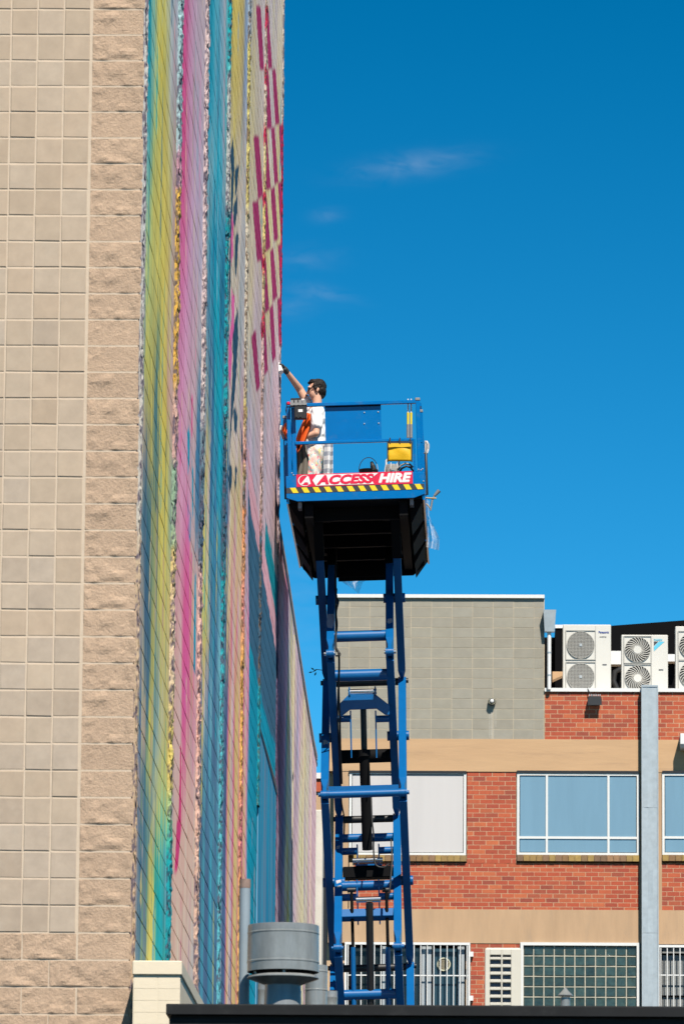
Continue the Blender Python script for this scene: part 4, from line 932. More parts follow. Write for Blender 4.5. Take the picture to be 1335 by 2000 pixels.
# --- galvanised duct in front of the facade
x0, z0 = F(1253.5, 2010, YF - 0.17); x1, z1 = F(1283, 1338, YF - 0.17)
du = tag(empty('steel_duct', ((x0 + x1) / 2, YF - 0.17, 0)), 'tall galvanised steel duct running up the front of the brick building', 'duct')
W_ = (x1 - x0) / 2
zc = [z1, F(1260, 1577, YF - 0.17)[1], F(1260, 1822, YF - 0.17)[1], z0 - 2.0]
for k in range(3):
    e = .004 * (k % 2)
    rows = []
    ns_ = 10
    for q in range(ns_ + 1):
        z = zc[k + 1] + (zc[k] - zc[k + 1] - .004) * q / ns_; b_ = random.uniform(-.006, .006)
        ww = W_ - e + random.uniform(-.0025, .0025); rows.append([(-ww, 0, z), (-ww * .3, b_, z), (ww * .35, -b_ * .7, z), (ww, 0, z), (ww, .15, z), (-ww, .15, z)])
    MB().rings(rows, True, True, False).build('duct_section', M_galv, du)
tp = MB().b2((-W_ - .012, -.012, z1 - .035), (W_ + .012, .16, z1)).build('top_flange', M_galv, du)
for sx_ in (-1, 1): MB().b2((sx_ * W_ - .010, -.010, z0 - 2), (sx_ * W_ + .010, -.001, z1 - .04)).build('edge_angle', M_galv, du)
for q in range(3):
    zq = z0 + (z1 - z0) * (.2 + .3 * q); MB().b2((-.05, .151, zq), (.05, .17, zq + .05)).build('wall_bracket', M_galv, du)
# --- distant brick house left of the lift
x0, z0 = F(560, 1510, 118); x1, _ = F(700, 1510, 118)
fh = tag(empty('distant_building', ((x0 + x1) / 2, 118, 0)), 'sliver of distant brick building with white roof edge left of the lift', 'building')
W_ = (x1 - x0) / 2
zz = [F(620, y, 118)[1] for y in (1510, 1521, 1546, 1591)]
MB().b2((-W_, 0.05, 0), (W_, 4, zz[2])).build('wall', M_beam2, fh)
MB().b2((-W_, 0.0, zz[2]), (W_, 4, zz[1])).build('brick_band', M_brick, fh)
MB().b2((-W_, -.05, zz[1] + .001), (W_, 4, zz[0])).build('roof_edge', M_white, fh)
MB().b2((-W_, 0.0, zz[3] - .03), (W_, .049, zz[3])).build('ledge', M_dark, fh)

# ------------------------------------------------------------------ foreground roof with flues
YR = 38.0
def G(px, py, Y=YR):
    p = P(px, py, Y); return p[0], p[2]
x0, ztop = G(325, 1961); x1, _ = G(1500, 1961)
rb = tag(empty('flat_roof_building', (x0, YR, 0)), 'dark grey flat roof edge of the low building along the bottom of the picture', 'building')
zf = G(700, 1984)[1]; zg = G(700, 1991)[1]
prof = [(-.03, zf), (-.03, ztop - .006), (-.022, ztop), (.5, ztop), (.5, zf)]
MB().prism(prof, 0, x1 - x0, 'X').build('roof_fascia', M_darkroof, rb, bev=.003)
MB().b2((.03, .03, 0), (x1 - x0, 4.5, zf - .002)).build('wall', M_darkroof, rb)
MB().b2((.02, 0.5, zf - .001), (x1 - x0, 4.5, ztop - .12)).build('roof_deck', M_darkroof, rb)
MB().b2((.02, .012, zg - .25), (x1 - x0, .029, zg)).build('lower_fascia', M_darkroof, rb)
zroof = ztop - .12
def lath(name, px, py_rows, Y, mt, parent, n=40, loc0=None):
    """py_rows: (half width px, row) pairs, top to bottom"""
    prof = []
    for hw, py in py_rows:
        c_, z_ = G(px, py, Y); e_ = G(px + hw, py, Y)[0] - c_; prof.append((abs(e_) if hw else .001, z_ - loc0))
    return MB().lathe((0, 0, 0), prof, n).build(name, mt, parent)
cx, cz = G(552, 1960, 39.2)
fv = tag(empty('roof_flue', (cx, 39.2, zroof)), 'large drum-topped galvanised flue with conical skirt on the dark roof', 'flue')
lath('drum', 552, [(67, 1811), (69, 1808.5), (69.5, 1812), (69.5, 1822), (70.3, 1823), (70.3, 1825), (69.5, 1826), (70, 1878), (70.8, 1879), (70.8, 1881.5), (70, 1882.5), (70, 1899), (68.5, 1899.5), (68, 1870)], 39.2, M_flue, fv, 56, zroof)
lath('skirt', 552, [(38, 1908), (66, 1906), (69.8, 1910), (69.8, 1911.5), (36, 1924), (35, 1926)], 39.2, M_flue, fv, 56, zroof)
lath('neck', 552, [(35, 1916), (35, 1934), (36, 1936), (35.6, 1948), (36.2, 1950), (36.5, 1990)], 39.2, M_flue, fv, 40, zroof)
pi_ = G(552, 1903, 39.2); 
for a_ in (-1.5, .4, 2.2, 3.6):
    r_ = .21; MB().b2((r_ * math.cos(a_) - .008, r_ * math.sin(a_) - .008, G(552, 1908, 39.2)[1] - zroof), (r_ * math.cos(a_) + .008, r_ * math.sin(a_) + .008, G(552, 1894, 39.2)[1] - zroof)).build('strut', M_flue, fv)
cx, _ = G(476, 1960, 39.6)
vp = tag(empty('vent_pipe', (cx, 39.6, zroof)), 'slim grey vent pipe with rusty top beside the large flue', 'pipe')
M_pipe = mat('grey_pipe', (0.26, 0.32, 0.37), 0.55, var=0.1, vscale=5, dirt=0.2, dirtc=(0.3, 0.33, 0.35))
M_rust = mat('rusty_collar', (0.25, 0.17, 0.14), 0.8, var=0.25, vscale=18, dirt=0.6, dirtc=(0.32, 0.35, 0.36), dscale=14)
lath('pipe', 476, [(10.6, 1733), (10.6, 1990)], 39.6, M_pipe, vp, 24, zroof)
lath('collar', 476, [(8.8, 1724), (8.8, 1718), (10.8, 1717.5), (11.0, 1732), (10.9, 1735)], 39.6, M_rust, vp, 24, zroof)
for px, hw, top, Y, lb in ((617, 21.5, 1886, 41.6, 'plain galvanised flue pipe just right of the large flue'), (646, 12.5, 1936, 42.4, 'short galvanised pipe stub right of the flues'), (512, 9, 1921, 41.9, 'short pale pipe half hidden left of the large flue neck')):
    cx, _ = G(px, 1960, Y); t = tag(empty('roof_flue', (cx, Y, zroof)), lb, 'flue', 'flues on the dark roof')
    lath('pipe', px, [(hw * .94, top + 1), (hw, top), (hw, top + 10), (hw * 1.03, top + 11), (hw * 1.03, top + 13), (hw, top + 14), (hw, top + 46), (hw * 1.03, top + 47), (hw * 1.03, top + 49), (hw, top + 50), (hw, 2015)], Y, M_flue, t, 28, zroof)
# small cowl vent
cx, _ = G(1103, 1960, 40.5)
cv = tag(empty('cowl_vent', (cx, 40.5, zroof)), 'small grey cowl vent with conical cap in front of the glass blocks', 'vent')
lath('cap', 1103, [(0, 1928), (7, 1936), (14.5, 1943.5), (14.5, 1945), (3, 1944)], 40.5, M_flue, cv, 24, zroof)
lath('stem', 1103, [(9.2, 1948), (9.6, 1990)], 40.5, M_flue, cv, 20, zroof)
for a_ in (.3, 2.4, 4.5): MB().b2((.028 * math.cos(a_) - .003, .028 * math.sin(a_) - .003, G(1103, 1949, 40.5)[1] - zroof), (.028 * math.cos(a_) + .003, .028 * math.sin(a_) + .003, G(1103, 1943, 40.5)[1] - zroof)).build('strut', M_flue, cv)
# louvred condenser on the dark roof (side view)
Yc = 41.2; x0, z1 = G(946, 1850, Yc); x1, _ = G(1017, 1850, Yc)
M_cond = mat('cream_casing', (0.66, 0.62, 0.53), 0.55, var=0.06, vscale=4)
cd_ = tag(empty('condenser', ((x0 + x1) / 2, Yc, zroof)), 'cream condenser with a louvred end panel in front of the brick pier', 'air conditioner')
W_ = (x1 - x0) / 2; H_ = z1 - zroof
xa = G(956, 1865, Yc)[0] - (x0 + x1) / 2; xb = G(977.5, 1865, Yc)[0] - (x0 + x1) / 2; xc = G(980.5, 1865, Yc)[0] - (x0 + x1) / 2; xd = G(997, 1865, Yc)[0] - (x0 + x1) / 2
cs = MB(); cs.b2((-W_, 0.03, 0), (W_, .75, H_)); cs.build('casing', M_cond, cd_, bev=.012)
pn = MB(); zr = [G(970, y, Yc)[1] - zroof for y in (1865, 1875, 1889.5, 1904, 1919, 1934, 1949, 1964)]
pn.b2((-W_ + .002, 0, 0), (xa, .029, H_ - .012)); pn.b2((xd, 0, 0), (W_ - .002, .029, H_ - .012)); pn.b2((xb, 0, 0), (xc, .029, H_ - .012))
pn.b2((xa, 0, zr[0]), (xb, .0292, H_ - .012)); pn.b2((xc, 0, zr[0]), (xd, .0292, H_ - .012))
for k in range(7):
    h_ = .022 if k else .018
    for a_, b_ in ((xa, xb), (xc, xd)): pn.b2((a_, .001, zr[k + 1] - h_ / 2 + .012), (b_, .029, zr[k + 1] + h_ / 2 + .012))
pn.build('end_panel', M_cond, cd_, bev=.003)
M_fin = mat('blue_fins', (0.035, 0.06, 0.11), 0.5, var=0.4, vscale=6)
MB().b2((xa, .0293, .02), (xd, .031, zr[0])).build('coil_fins', M_fin, cd_)
MB().b2((-W_ - .06, .10, .28), (-W_ - .001, .25, .38)).build('service_cover', M_cond, cd_, bev=.01)
MB().tube([(-W_ - .02, .15, .28), (-W_ - .035, .16, .12), (-W_ - .03, .2, .0)], .018, 8).build('pipe', M_rubber, cd_)
# cream pier against the mural wall
Yp = 41.0; x0, z1 = G(259, 1876, Yp); x1, _ = G(355.5, 1876, Yp)
M_crm = mat('cream_paint', (0.76, 0.66, 0.50), 0.7, var=0.05, vscale=3, bump=0.15, bscale=25, dirt=0.12, dirtc=(0.6, 0.5, 0.36))
pw = tag(empty('parapet_wall', (x0, Yp, 0)), 'cream painted parapet wall end with coping at the foot of the mural', 'wall')
W_ = x1 - x0; zc_ = G(300, 1904, Yp)[1]
MB().b2((.006, .02, 0), (W_ - .012, 6.0, zc_)).build('wall_body', M_crm, pw)
MB().b2((0, 0, zc_ + .001), (W_, 6.02, z1)).build('coping', M_crm, pw, bev=.006)
for k in range(5):
    z_ = zc_ - .012 - k * .086
    for q in range(2): MB().b2((.012 + .17 * q + (.006 if q else 0), .0175, z_ - .0845), (min(W_ - .014, .1785 + .17 * q), .019, z_ - .0005)).build('painted_brick', M_crm, pw)

# ------------------------------------------------------------------ the scissor lift
YFJ, YRJ = 66.7, 68.95                            # front and rear scissor joints
YP0, YP1 = 66.0, 70.4                             # platform front and back
_a = P(723, 1950, 67.4); _b = P(693, 950, 66.4)
TILT = math.atan2(_a[0] - _b[0], _b[2] - _a[2])   # the machine leans towards the wall
BASE = Vector((_a[0] + math.tan(TILT) * _a[2], 67.8, 0.0))
lift = tag(empty('scissor_lift', BASE, (0, -TILT, 0)), 'blue scissor lift raised high beside the mural wall with railed work platform', 'scissor lift')
RT = Matrix.Rotation(TILT, 3, 'Y')
def Lc(px, py, Y):
    """photo point at depth Y -> machine space"""
    return RT @ (P(px, py, Y) - BASE)
def ly(Y): return Y - BASE[1]
zl1 = Lc(706, 1275, YFJ)[2]; zl2 = Lc(712, 1550, YFJ)[2]; zl3 = Lc(720, 1850, YFJ)[2]
dz = zl2 - zl3
LEV = [zl1 + 1.68, zl1, zl2, zl3] + [zl3 - dz * k for k in range(1, 5)]
XO, XI, AW, AT = 0.462, 0.352, 0.092, 0.15
yf, yr = ly(YFJ), ly(YRJ)
def arm(x, p0, p1, forked0=True, forked1=True):
    """box-section arm with narrowed, rounded knuckles; p in (y, z)"""
    a = Vector((x, p0[0], p0[1])); b = Vector((x, p1[0], p1[1])); t = (b - a).normalized(); n = Vector((1, 0, 0)).cross(t)
    Lh = (b - a).length; rs = []
    for s, w_, h_ in ((0.0, .045, .10), (.10, .045, .11), (.24, AW, AT), (Lh - .075, AW, AT)):
        c = a + t * s; rs.append([c + Vector((sx * w_ / 2, 0, 0)) + n * (sz * h_ / 2) for sx, sz in ((-1, -1), (1, -1), (1, 1), (-1, 1))])
    m = MB().rings(rs, True, True, False)
    m.tube([a - Vector((.026, 0, 0)), a + Vector((.026, 0, 0))], .052, 14)
    for sx in (-1, 1):
        m.beam(b - t * .09 + Vector((sx * .038, 0, 0)), b + t * .01 + Vector((sx * .038, 0, 0)), .020, .10)
        m.tube([b + Vector((sx * .0285, 0, 0)), b + Vector((sx * .0475, 0, 0))], .050, 14)
    o = m.build('scissor_arm', M_arm, lift, bev=.004)
    return o
def ctube(y, z, x0, x1, r, mt=None, name='cross_tube'):
    return MB().tube([(x0, y, z), (x1, y, z)], r, 18).build(name, mt or M_arm, lift)
inner_front_low = True                            # stack 0: inner arms rise from the front joint
for k in range(len(LEV) - 1):
    zt_, zb_ = LEV[k], LEV[k + 1]; ym = (yf + yr) / 2; zm_ = (zt_ + zb_) / 2
    inn = (k % 2 == 0)
    for s in (-1, 1):
        if inn:
            arm(s * XI, (yf, zb_), (yr, zt_)); arm(s * XO, (yr, zb_), (yf, zt_))
        else:
            arm(s * XI, (yr, zb_), (yf, zt_)); arm(s * XO, (yf, zb_), (yr, zt_))
        MB().tube([(s * (XI - .075), ym, zm_), (s * (XO + .078), ym, zm_)], .058, 16).build('pivot_pin', M_arm, lift)
    # joint pins
    xf = XI if inn else XO; xr_ = XO if inn else XI
    for s in (-1, 1):
        MB().tube([(s * (xf - .065), yf, zb_), (s * (xf + .075), yf, zb_)], .024, 12).build('joint_pin', M_chrome if k < 1 else M_arm, lift)
        MB().tube([(s * (xr_ - .065), yr, zb_), (s * (xr_ + .075), yr, zb_)], .030, 12).build('joint_pin', M_black, lift)
    ctube(yr, zb_ - .01, -xr_ + .05, xr_ - .05, .045, M_black)
def zrow(py, Y): return Lc(710, py, Y)[2]
def on_arm(k, py, front_low):
    """depth along arm k of a photo row (arms run front joint to rear joint)"""
    for _ in range(3): pass
    z0_, z1_ = LEV[k + 1], LEV[k]
    Y = YFJ + .6
    for _ in range(12):
        z = zrow(py, Y); f = (z - z0_) / (z1_ - z0_); f = f if front_low else 1 - f; Y = YFJ + f * (YRJ - YFJ)
    return Y, z
# visible cross tubes on the inner frames
def inner_tube(k, py, low, r, x=XI, off=0.0, mt=None):
    Y, z = on_arm(k, py, low); return ctube(ly(Y) + off, z, -x + AW / 2 - .01, x - AW / 2 + .01, r, mt)
inner_tube(0, 1242, True, .066)
inner_tube(1, 1319, False, .070, off=-.02)
Y, z = on_arm(1, 1477, False); ctube(ly(Y), z, -XI + .04, XI - .04, .082, M_under)
Y, z = on_arm(2, 1637, False); 
inner_tube(2, 1636, True, .052, off=.02)
inner_tube(2, 1730, True, .060)
inner_tube(3, 1943, False, .062, off=-.02)
ctube(yf, LEV[2], -XO + .05, XO - .05, .046)
MB().b2((-XO + .05, yf + .02, LEV[2] + .05), (XO - .05, yf + .14, LEV[2] + .10)).build('cross_plate', M_arm, lift)
Y, z = on_arm(2, 1787, True)
MB().beam((-XI + .04, ly(Y), z), (XI - .04, ly(Y), z), .12, .10, Vector((0, .55, .835))).build('cross_bar', M_arm, lift, bev=.006)
Y, z = on_arm(2, 1700, True)
MB().b2((-XI + .05, ly(Y) - .02, z - .09), (XI - .05, ly(Y) + .25, z + .05)).build('cross_box', M_under, lift, bev=.01)
MB().b2((-.15, ly(Y) - .06, z + .052), (.17, ly(Y) + .12, z + .07)).build('mount_plate', M_arm, lift)
for py, yy in ((1662, None), (1752, None)):
    Y, z = on_arm(2, py, True)
    for s in (-1, 1): ctube(ly(Y), z, s * (XI - .04), s * .135, .044)
for s in (-1, 1):
    ya, za = on_arm(2, 1655, True); yb, zb2 = on_arm(2, 1705, True)
    MB().b2((s * .13 - .008, ly(ya) - .08, zb2), (s * .13 + .008, ly(ya) + .06, za + .03)).build('lug_plate', M_arm, lift)
    ya, za = on_arm(2, 1725, True); yb, zb2 = on_arm(2, 1795, True)
    MB().b2((s * .13 - .008, ly(ya) - .10, zb2), (s * .13 + .008, ly(ya) + .02, za + .03)).build('lug_plate', M_arm, lift)
# worn stickers and scuffs on the arms
M_stick = mat('worn_sticker', (0.36, 0.38, 0.48), 0.6, var=.15, vscale=12, dirt=.5, dirtc=(0.02, 0.2, 0.5), dscale=14)
M_scuff = mat('pale_scuff', (0.42, 0.40, 0.44), 0.7, var=.2, vscale=20)
def on_face(k, x, low, pts, mt, name):
    vs = []
    y0_, z0_, y1_, z1_ = (yf, LEV[k + 1], yr, LEV[k]) if low else (yr, LEV[k + 1], yf, LEV[k])
    t = Vector((0, y1_ - y0_, z1_ - z0_)).normalized(); n = Vector((1, 0, 0)).cross(t)
    if n.y > 0: n = -n
    for dx, py in pts:
        Y, z = on_arm(k, py, low); vs.append(Vector((x + dx, ly(Y), z)) + n * (AT / 2 + .0012))
    m = MB(); m.add(vs + [v - n * .001 for v in vs], [list(range(len(vs)))] + [(i, (i + 1) % len(vs), len(vs) + (i + 1) % len(vs), len(vs) + i) for i in range(len(vs))]); return m.build(name, mt, lift)
on_face(0, -XI, True, [(-.045, 1208), (.045, 1208), (.045, 1228), (.02, 1236), (-.03, 1235), (-.045, 1230)], M_stick, 'worn_sticker')
on_face(0, XI, True, [(-.02, 1221), (.03, 1220), (.035, 1227), (0, 1231), (-.03, 1228)], M_scuff, 'scuff_mark')
on_face(1, -XO, True, [(-.03, 1455), (.0, 1453), (.035, 1458), (.03, 1463), (.0, 1461), (-.02, 1465)], M_scuff, 'scuff_mark')
on_face(2, -XI, True, [(-.03, 1729), (.03, 1727), (.035, 1732), (-.02, 1735)], M_scuff, 'scuff_mark')
on_face(2, -XI, True, [(-.02, 1740), (.035, 1738), (.03, 1742), (-.015, 1744)], M_scuff, 'scuff_mark')
on_face(2, -XI, True, [(-.03, 1662), (.02, 1660), (.01, 1666), (-.03, 1667)], M_scuff, 'scuff_mark')
# upper ram: gusset plate, pin, rod and barrel
Yg = YFJ + .55
g0 = [Lc(px, py, Yg) for px, py in ((681, 1356), (733, 1356), (760, 1377), (760, 1396), (752, 1396), (735, 1384), (683, 1386), (666, 1399), (661, 1399), (661, 1376))]
MB().prism([(p[0], p[2]) for p in g0], ly(Yg), ly(Yg) + .03, 'Y').build('gusset_plate', M_arm, lift, bev=.004)
q = Lc(707, 1350, Yg); MB().tube([(q[0] - .17, ly(Yg) + .05, q[2]), (q[0] + .17, ly(Yg) + .05, q[2])], .036, 14).build('ram_pin', M_chrome, lift)
for s in (-1, 1): MB().b2((q[0] + s * .155 - .008, ly(Yg), q[2] - .07), (q[0] + s * .155 + .008, ly(Yg) + .1, q[2] + .055)).build('lug_plate', M_arm, lift)
for s in (-1, 1):
    q2 = Lc(707 + s * 38, 1404, Yg + .2); ctube(ly(Yg + .2), q2[2], s * (XI - .04), s * .15, .042)
    a_ = Lc(708.5 + s * 24.5, 1388, Yg); b_ = Lc(710.5 + s * 24.5, 1480, Yg); MB().tube([(a_[0], ly(Yg), a_[2]), (b_[0], ly(Yg), b_[2])], .009, 8).build('guide_rod', M_arm, lift)
a_ = Lc(709, 1384, Yg + .1); b_ = Lc(711, 1470, Yg + .25); c_ = Lc(717, 1660, Yg + .55)
ram = MB().tube([(b_[0], ly(Yg + .25), b_[2]), (c_[0], ly(Yg + .55), c_[2])], .062, 18).build('ram_barrel', M_under, lift)
MB().tube([(a_[0], ly(Yg + .1), a_[2]), (b_[0], ly(Yg + .25), b_[2])], .036, 16).build('ram_rod', M_black, ram)
MB().tube([(b_[0], ly(Yg + .25), b_[2] - .05), (b_[0], ly(Yg + .25), b_[2] + .03)], .074, 16).build('gland', M_under, ram)
q = Lc(716, 1680, Yg + .55); MB().tube([(q[0] - .17, ly(Yg + .55), q[2]), (q[0] + .19, ly(Yg + .55), q[2])], .03, 14).build('ram_pin', M_chrome, lift)
# lower ram
q = Lc(719, 1757, YFJ + .3); MB().tube([(q[0] - .145, ly(YFJ + .3), q[2]), (q[0] + .145, ly(YFJ + .3), q[2])], .036, 14).build('ram_pin', M_chrome, lift)
a_ = Lc(721, 1764, YFJ + .3); b_ = Lc(725, 2060, YFJ + .8)
ram = MB().tube([(a_[0], ly(YFJ + .3), a_[2]), (b_[0], ly(YFJ + .8), b_[2])], .044, 16).build('ram_rod', M_black, lift)
MB().tube([(b_[0], ly(YFJ + .8), b_[2]), (b_[0] + .02, ly(YFJ + 1.6), LEV[5])], .07, 16).build('ram_barrel', M_under, ram)
for s, px in ((-1, 686), (1, 754)):
    a_ = Lc(px, 1738, YFJ + .5); b_ = Lc(px + 3, 1850, YFJ + .55); c_ = Lc(px + 5, 1985, YFJ + .6)
    MB().tube([(a_[0], ly(YFJ + .5), a_[2]), (b_[0], ly(YFJ + .55), b_[2])], .020, 10).build('safety_strut', M_under, lift)
    MB().tube([(b_[0], ly(YFJ + .55), b_[2]), (c_[0], ly(YFJ + .6), c_[2])], .030, 10).build('strut_sleeve', M_arm, lift)
    MB().tube([(a_[0] - .05, ly(YFJ + .5), a_[2]), (a_[0] + .05, ly(YFJ + .5), a_[2])], .028, 10).build('strut_head', M_black, lift)
# hoses along the left inner arms
random.seed(5)
def hose(pts, r=.011):
    sm_ = []
    P_ = [Vector((Lc(px, py, Y)[0], ly(Y), Lc(px, py, Y)[2])) for px, py, Y in pts]
    for i in range(len(P_) - 1):
        p0 = P_[max(i - 1, 0)]; p1 = P_[i]; p2 = P_[i + 1]; p3 = P_[min(i + 2, len(P_) - 1)]
        for q in range(6):
            t = q / 6; sm_.append(.5 * ((2 * p1) + (p2 - p0) * t + (2 * p0 - 5 * p1 + 4 * p2 - p3) * t * t + (3 * p1 - p0 - 3 * p2 + p3) * t ** 3))
    sm_.append(P_[-1]); return MB().tube(sm_, r, 8).build('hose', M_rubber, lift)
hose([(655, 1105, 67.9), (655.5, 1160, 67.5), (660, 1175, 67.4), (656, 1195, 67.3), (656.5, 1225, 67.1), (655.5, 1245, 66.9), (656, 1268, 66.7), (661, 1276, 66.6), (662, 1300, 66.7), (661, 1345, 66.9), (663, 1400, 67.2), (664, 1450, 67.6), (667, 1530, 68.2)], .013)
hose([(657, 1150, 67.5), (655, 1190, 67.3), (658, 1220, 67.2), (655, 1260, 66.9), (664, 1278, 66.55), (656, 1281, 66.6)], .010)
hose([(660, 1345, 66.9), (659, 1400, 67.3), (662, 1470, 67.8), (666, 1560, 68.5), (672, 1600, 68.9), (671, 1640, 68.6)], .009)
hose([(724, 1540, 68), (726, 1600, 67.7), (729, 1630, 67.3), (729, 1660, 67.1), (733, 1688, 66.9), (748, 1694, 66.9), (761, 1688, 67), (763, 1710, 66.9), (760, 1740, 66.85), (757, 1756, 66.9)], .010)
hose([(763, 1640, 67), (765, 1680, 66.9), (762, 1720, 66.8)], .008)
# chassis far below
zb_ = LEV[-1]
ch = MB().b2((-.9, ly(65.6), .35), (.9, ly(70.2), zb_ - .05)).build('chassis', M_blue, lift, bev=.02)
for sx in (-1, 1):
    for yy in (66.1, 69.7):
        w_ = MB().lathe((0, 0, 0), [(.2, -.16), (.40, -.16), (.45, -.10), (.45, .10), (.40, .16), (.2, .16)], 24).build('wheel', M_rubber, ch, (sx * .98, ly(yy), .45)); w_.rotation_euler = (0, R(90), 0)

# ---- platform
PF = ly(YP0)
def pp(px, py, Y=YP0):
    p = Lc(px, py, Y); return p[0], p[2]
xL, zBt = pp(559, 975); xR, _ = pp(829, 968); PXC = (xL + xR) / 2; PW = (xR - xL) / 2
zTB = pp(693, 926)[1]; zLow = pp(693, 976)[1]; zClip = pp(693, 959)[1]
zDeck = zLow + .06
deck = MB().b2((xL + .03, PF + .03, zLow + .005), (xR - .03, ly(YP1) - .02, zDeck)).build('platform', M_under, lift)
M_deckt = M_grey
MB().b2((xL + .03, PF + .03, zDeck + .001), (xR - .03, ly(YP1) - .02, zDeck + .008)).build('deck_plate', M_steelf, deck)
cl = .13
MB().prism([(xL, zClip - .06), (xL, zTB), (xR, zTB), (xR, zClip - .06), (xR - cl, zLow), (xL + cl, zLow)], PF, PF + .028, 'Y').build('toe_board', M_blue, deck, bev=.004)
for xx in (xL, xR - .02):
    MB().b2((xx, PF + .030, zLow - .02), (xx + .02, ly(YP1), zTB - .02)).build('side_toe_board', M_blue, deck)
MB().b2((xL, ly(YP1) + .001, zLow), (xR, ly(YP1) + .02, zTB - .02)).build('rear_toe_board', M_blue, deck)
# dark structure under the deck
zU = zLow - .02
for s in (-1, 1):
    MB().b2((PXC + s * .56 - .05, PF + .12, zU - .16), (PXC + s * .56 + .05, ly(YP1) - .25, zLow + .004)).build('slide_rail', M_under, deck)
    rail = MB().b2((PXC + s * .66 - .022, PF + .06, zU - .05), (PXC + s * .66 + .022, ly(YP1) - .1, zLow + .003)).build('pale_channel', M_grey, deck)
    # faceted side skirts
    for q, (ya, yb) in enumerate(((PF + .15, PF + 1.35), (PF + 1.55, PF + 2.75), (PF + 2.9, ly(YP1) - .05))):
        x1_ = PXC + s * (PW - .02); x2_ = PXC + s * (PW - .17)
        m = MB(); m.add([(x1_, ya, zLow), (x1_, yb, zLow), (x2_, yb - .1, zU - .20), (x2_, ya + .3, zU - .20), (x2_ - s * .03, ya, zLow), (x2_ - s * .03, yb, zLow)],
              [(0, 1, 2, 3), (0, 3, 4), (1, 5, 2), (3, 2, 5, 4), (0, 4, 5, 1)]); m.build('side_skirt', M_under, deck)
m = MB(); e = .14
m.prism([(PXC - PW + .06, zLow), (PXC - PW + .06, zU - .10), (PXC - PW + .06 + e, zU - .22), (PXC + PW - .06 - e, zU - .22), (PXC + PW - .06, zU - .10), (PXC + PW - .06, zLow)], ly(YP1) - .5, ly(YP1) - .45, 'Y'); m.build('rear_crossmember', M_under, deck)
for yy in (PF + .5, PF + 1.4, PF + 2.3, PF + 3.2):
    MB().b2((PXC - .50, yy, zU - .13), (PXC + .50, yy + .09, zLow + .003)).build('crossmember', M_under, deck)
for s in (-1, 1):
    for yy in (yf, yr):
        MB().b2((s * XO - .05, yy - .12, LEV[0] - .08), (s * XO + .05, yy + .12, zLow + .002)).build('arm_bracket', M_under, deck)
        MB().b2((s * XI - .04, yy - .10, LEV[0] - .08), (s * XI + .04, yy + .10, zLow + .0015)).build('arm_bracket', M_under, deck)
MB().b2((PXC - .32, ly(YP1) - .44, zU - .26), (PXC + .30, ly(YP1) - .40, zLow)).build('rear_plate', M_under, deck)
# black plates added over the arm tops to stand in for the deck's shade
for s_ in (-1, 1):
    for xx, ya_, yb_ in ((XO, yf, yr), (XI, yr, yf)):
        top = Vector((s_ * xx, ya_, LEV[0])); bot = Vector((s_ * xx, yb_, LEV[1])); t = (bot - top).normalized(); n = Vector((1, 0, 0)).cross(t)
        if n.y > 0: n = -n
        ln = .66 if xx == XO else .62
        MB().beam(top - t * .05 + n * (AT / 2 + .012), top + t * ln + n * (AT / 2 + .012), AW + .016, .016).build('arm_shade_plate', M_under, deck)
        for q in (-1, 1): MB().beam(top - t * .05 + Vector((q * (AW / 2 + .006), 0, 0)), top + t * ln + Vector((q * (AW / 2 + .006), 0, 0)), .008, AT + .008).build('arm_shade_plate', M_under, deck)
# hazard stripe and sign
M_yel = mat('hazard_yellow', (0.80, 0.62, 0.01), 0.45, var=0.06, vscale=8, dirt=.2, dirtc=(.25, .2, .05), dscale=9)
M_hblk = mat('hazard_black', (0.03, 0.03, 0.035), 0.5, var=0.1)
za, zb2 = pp(693, 949)[1], pp(693, 959.5)[1]
hz_ = MB().b2((xL + .003, PF - .0035, zb2), (xR - .003, PF - .0005, za)).build('hazard_band', M_hblk, deck)
n = 12; stp2 = (xR - xL - .01) / (n + .15)
for k in range(n):
    xa = xL + .045 + k * stp2; w_ = stp2 * .50; sh = .036
    MB().prism([(xa + sh, zb2 + .0005), (xa + sh + w_, zb2 + .0005), (xa + w_, za - .0005), (xa, za - .0005)], PF - .006, PF - .0032, 'Y').build('hazard_stripe', M_yel, deck)
M_red = mat('sign_red', (0.72, 0.006, 0.055), 0.4, var=0.03)
M_sw = mat('sign_white', (0.84, 0.84, 0.84), 0.4, var=0.02)
sx0, sz1 = pp(578.5, 929.5); sx1, _ = pp(805, 922); sz0 = za + .006; sz1 = sz0 + (pp(693, 924.5)[1] - pp(693, 949)[1])
SH = sz1 - sz0; SWd = sx1 - sx0
sign = MB().b2((sx0, PF - .006, sz0), (sx1, PF - .0005, sz1)).build('sign', M_red, deck)
def sp(u, v): return (sx0 + u * SWd, sz0 + v * SH)
w0, w1 = sp(.135, .07), sp(.735, .93)
MB().prism([sp(.165, .07), sp(.665, .07), sp(.640, .5), sp(.705, .93), sp(.175, .93), sp(.138, .5)], PF - .0095, PF - .0062, 'Y').build('sign_panel', M_sw, deck)
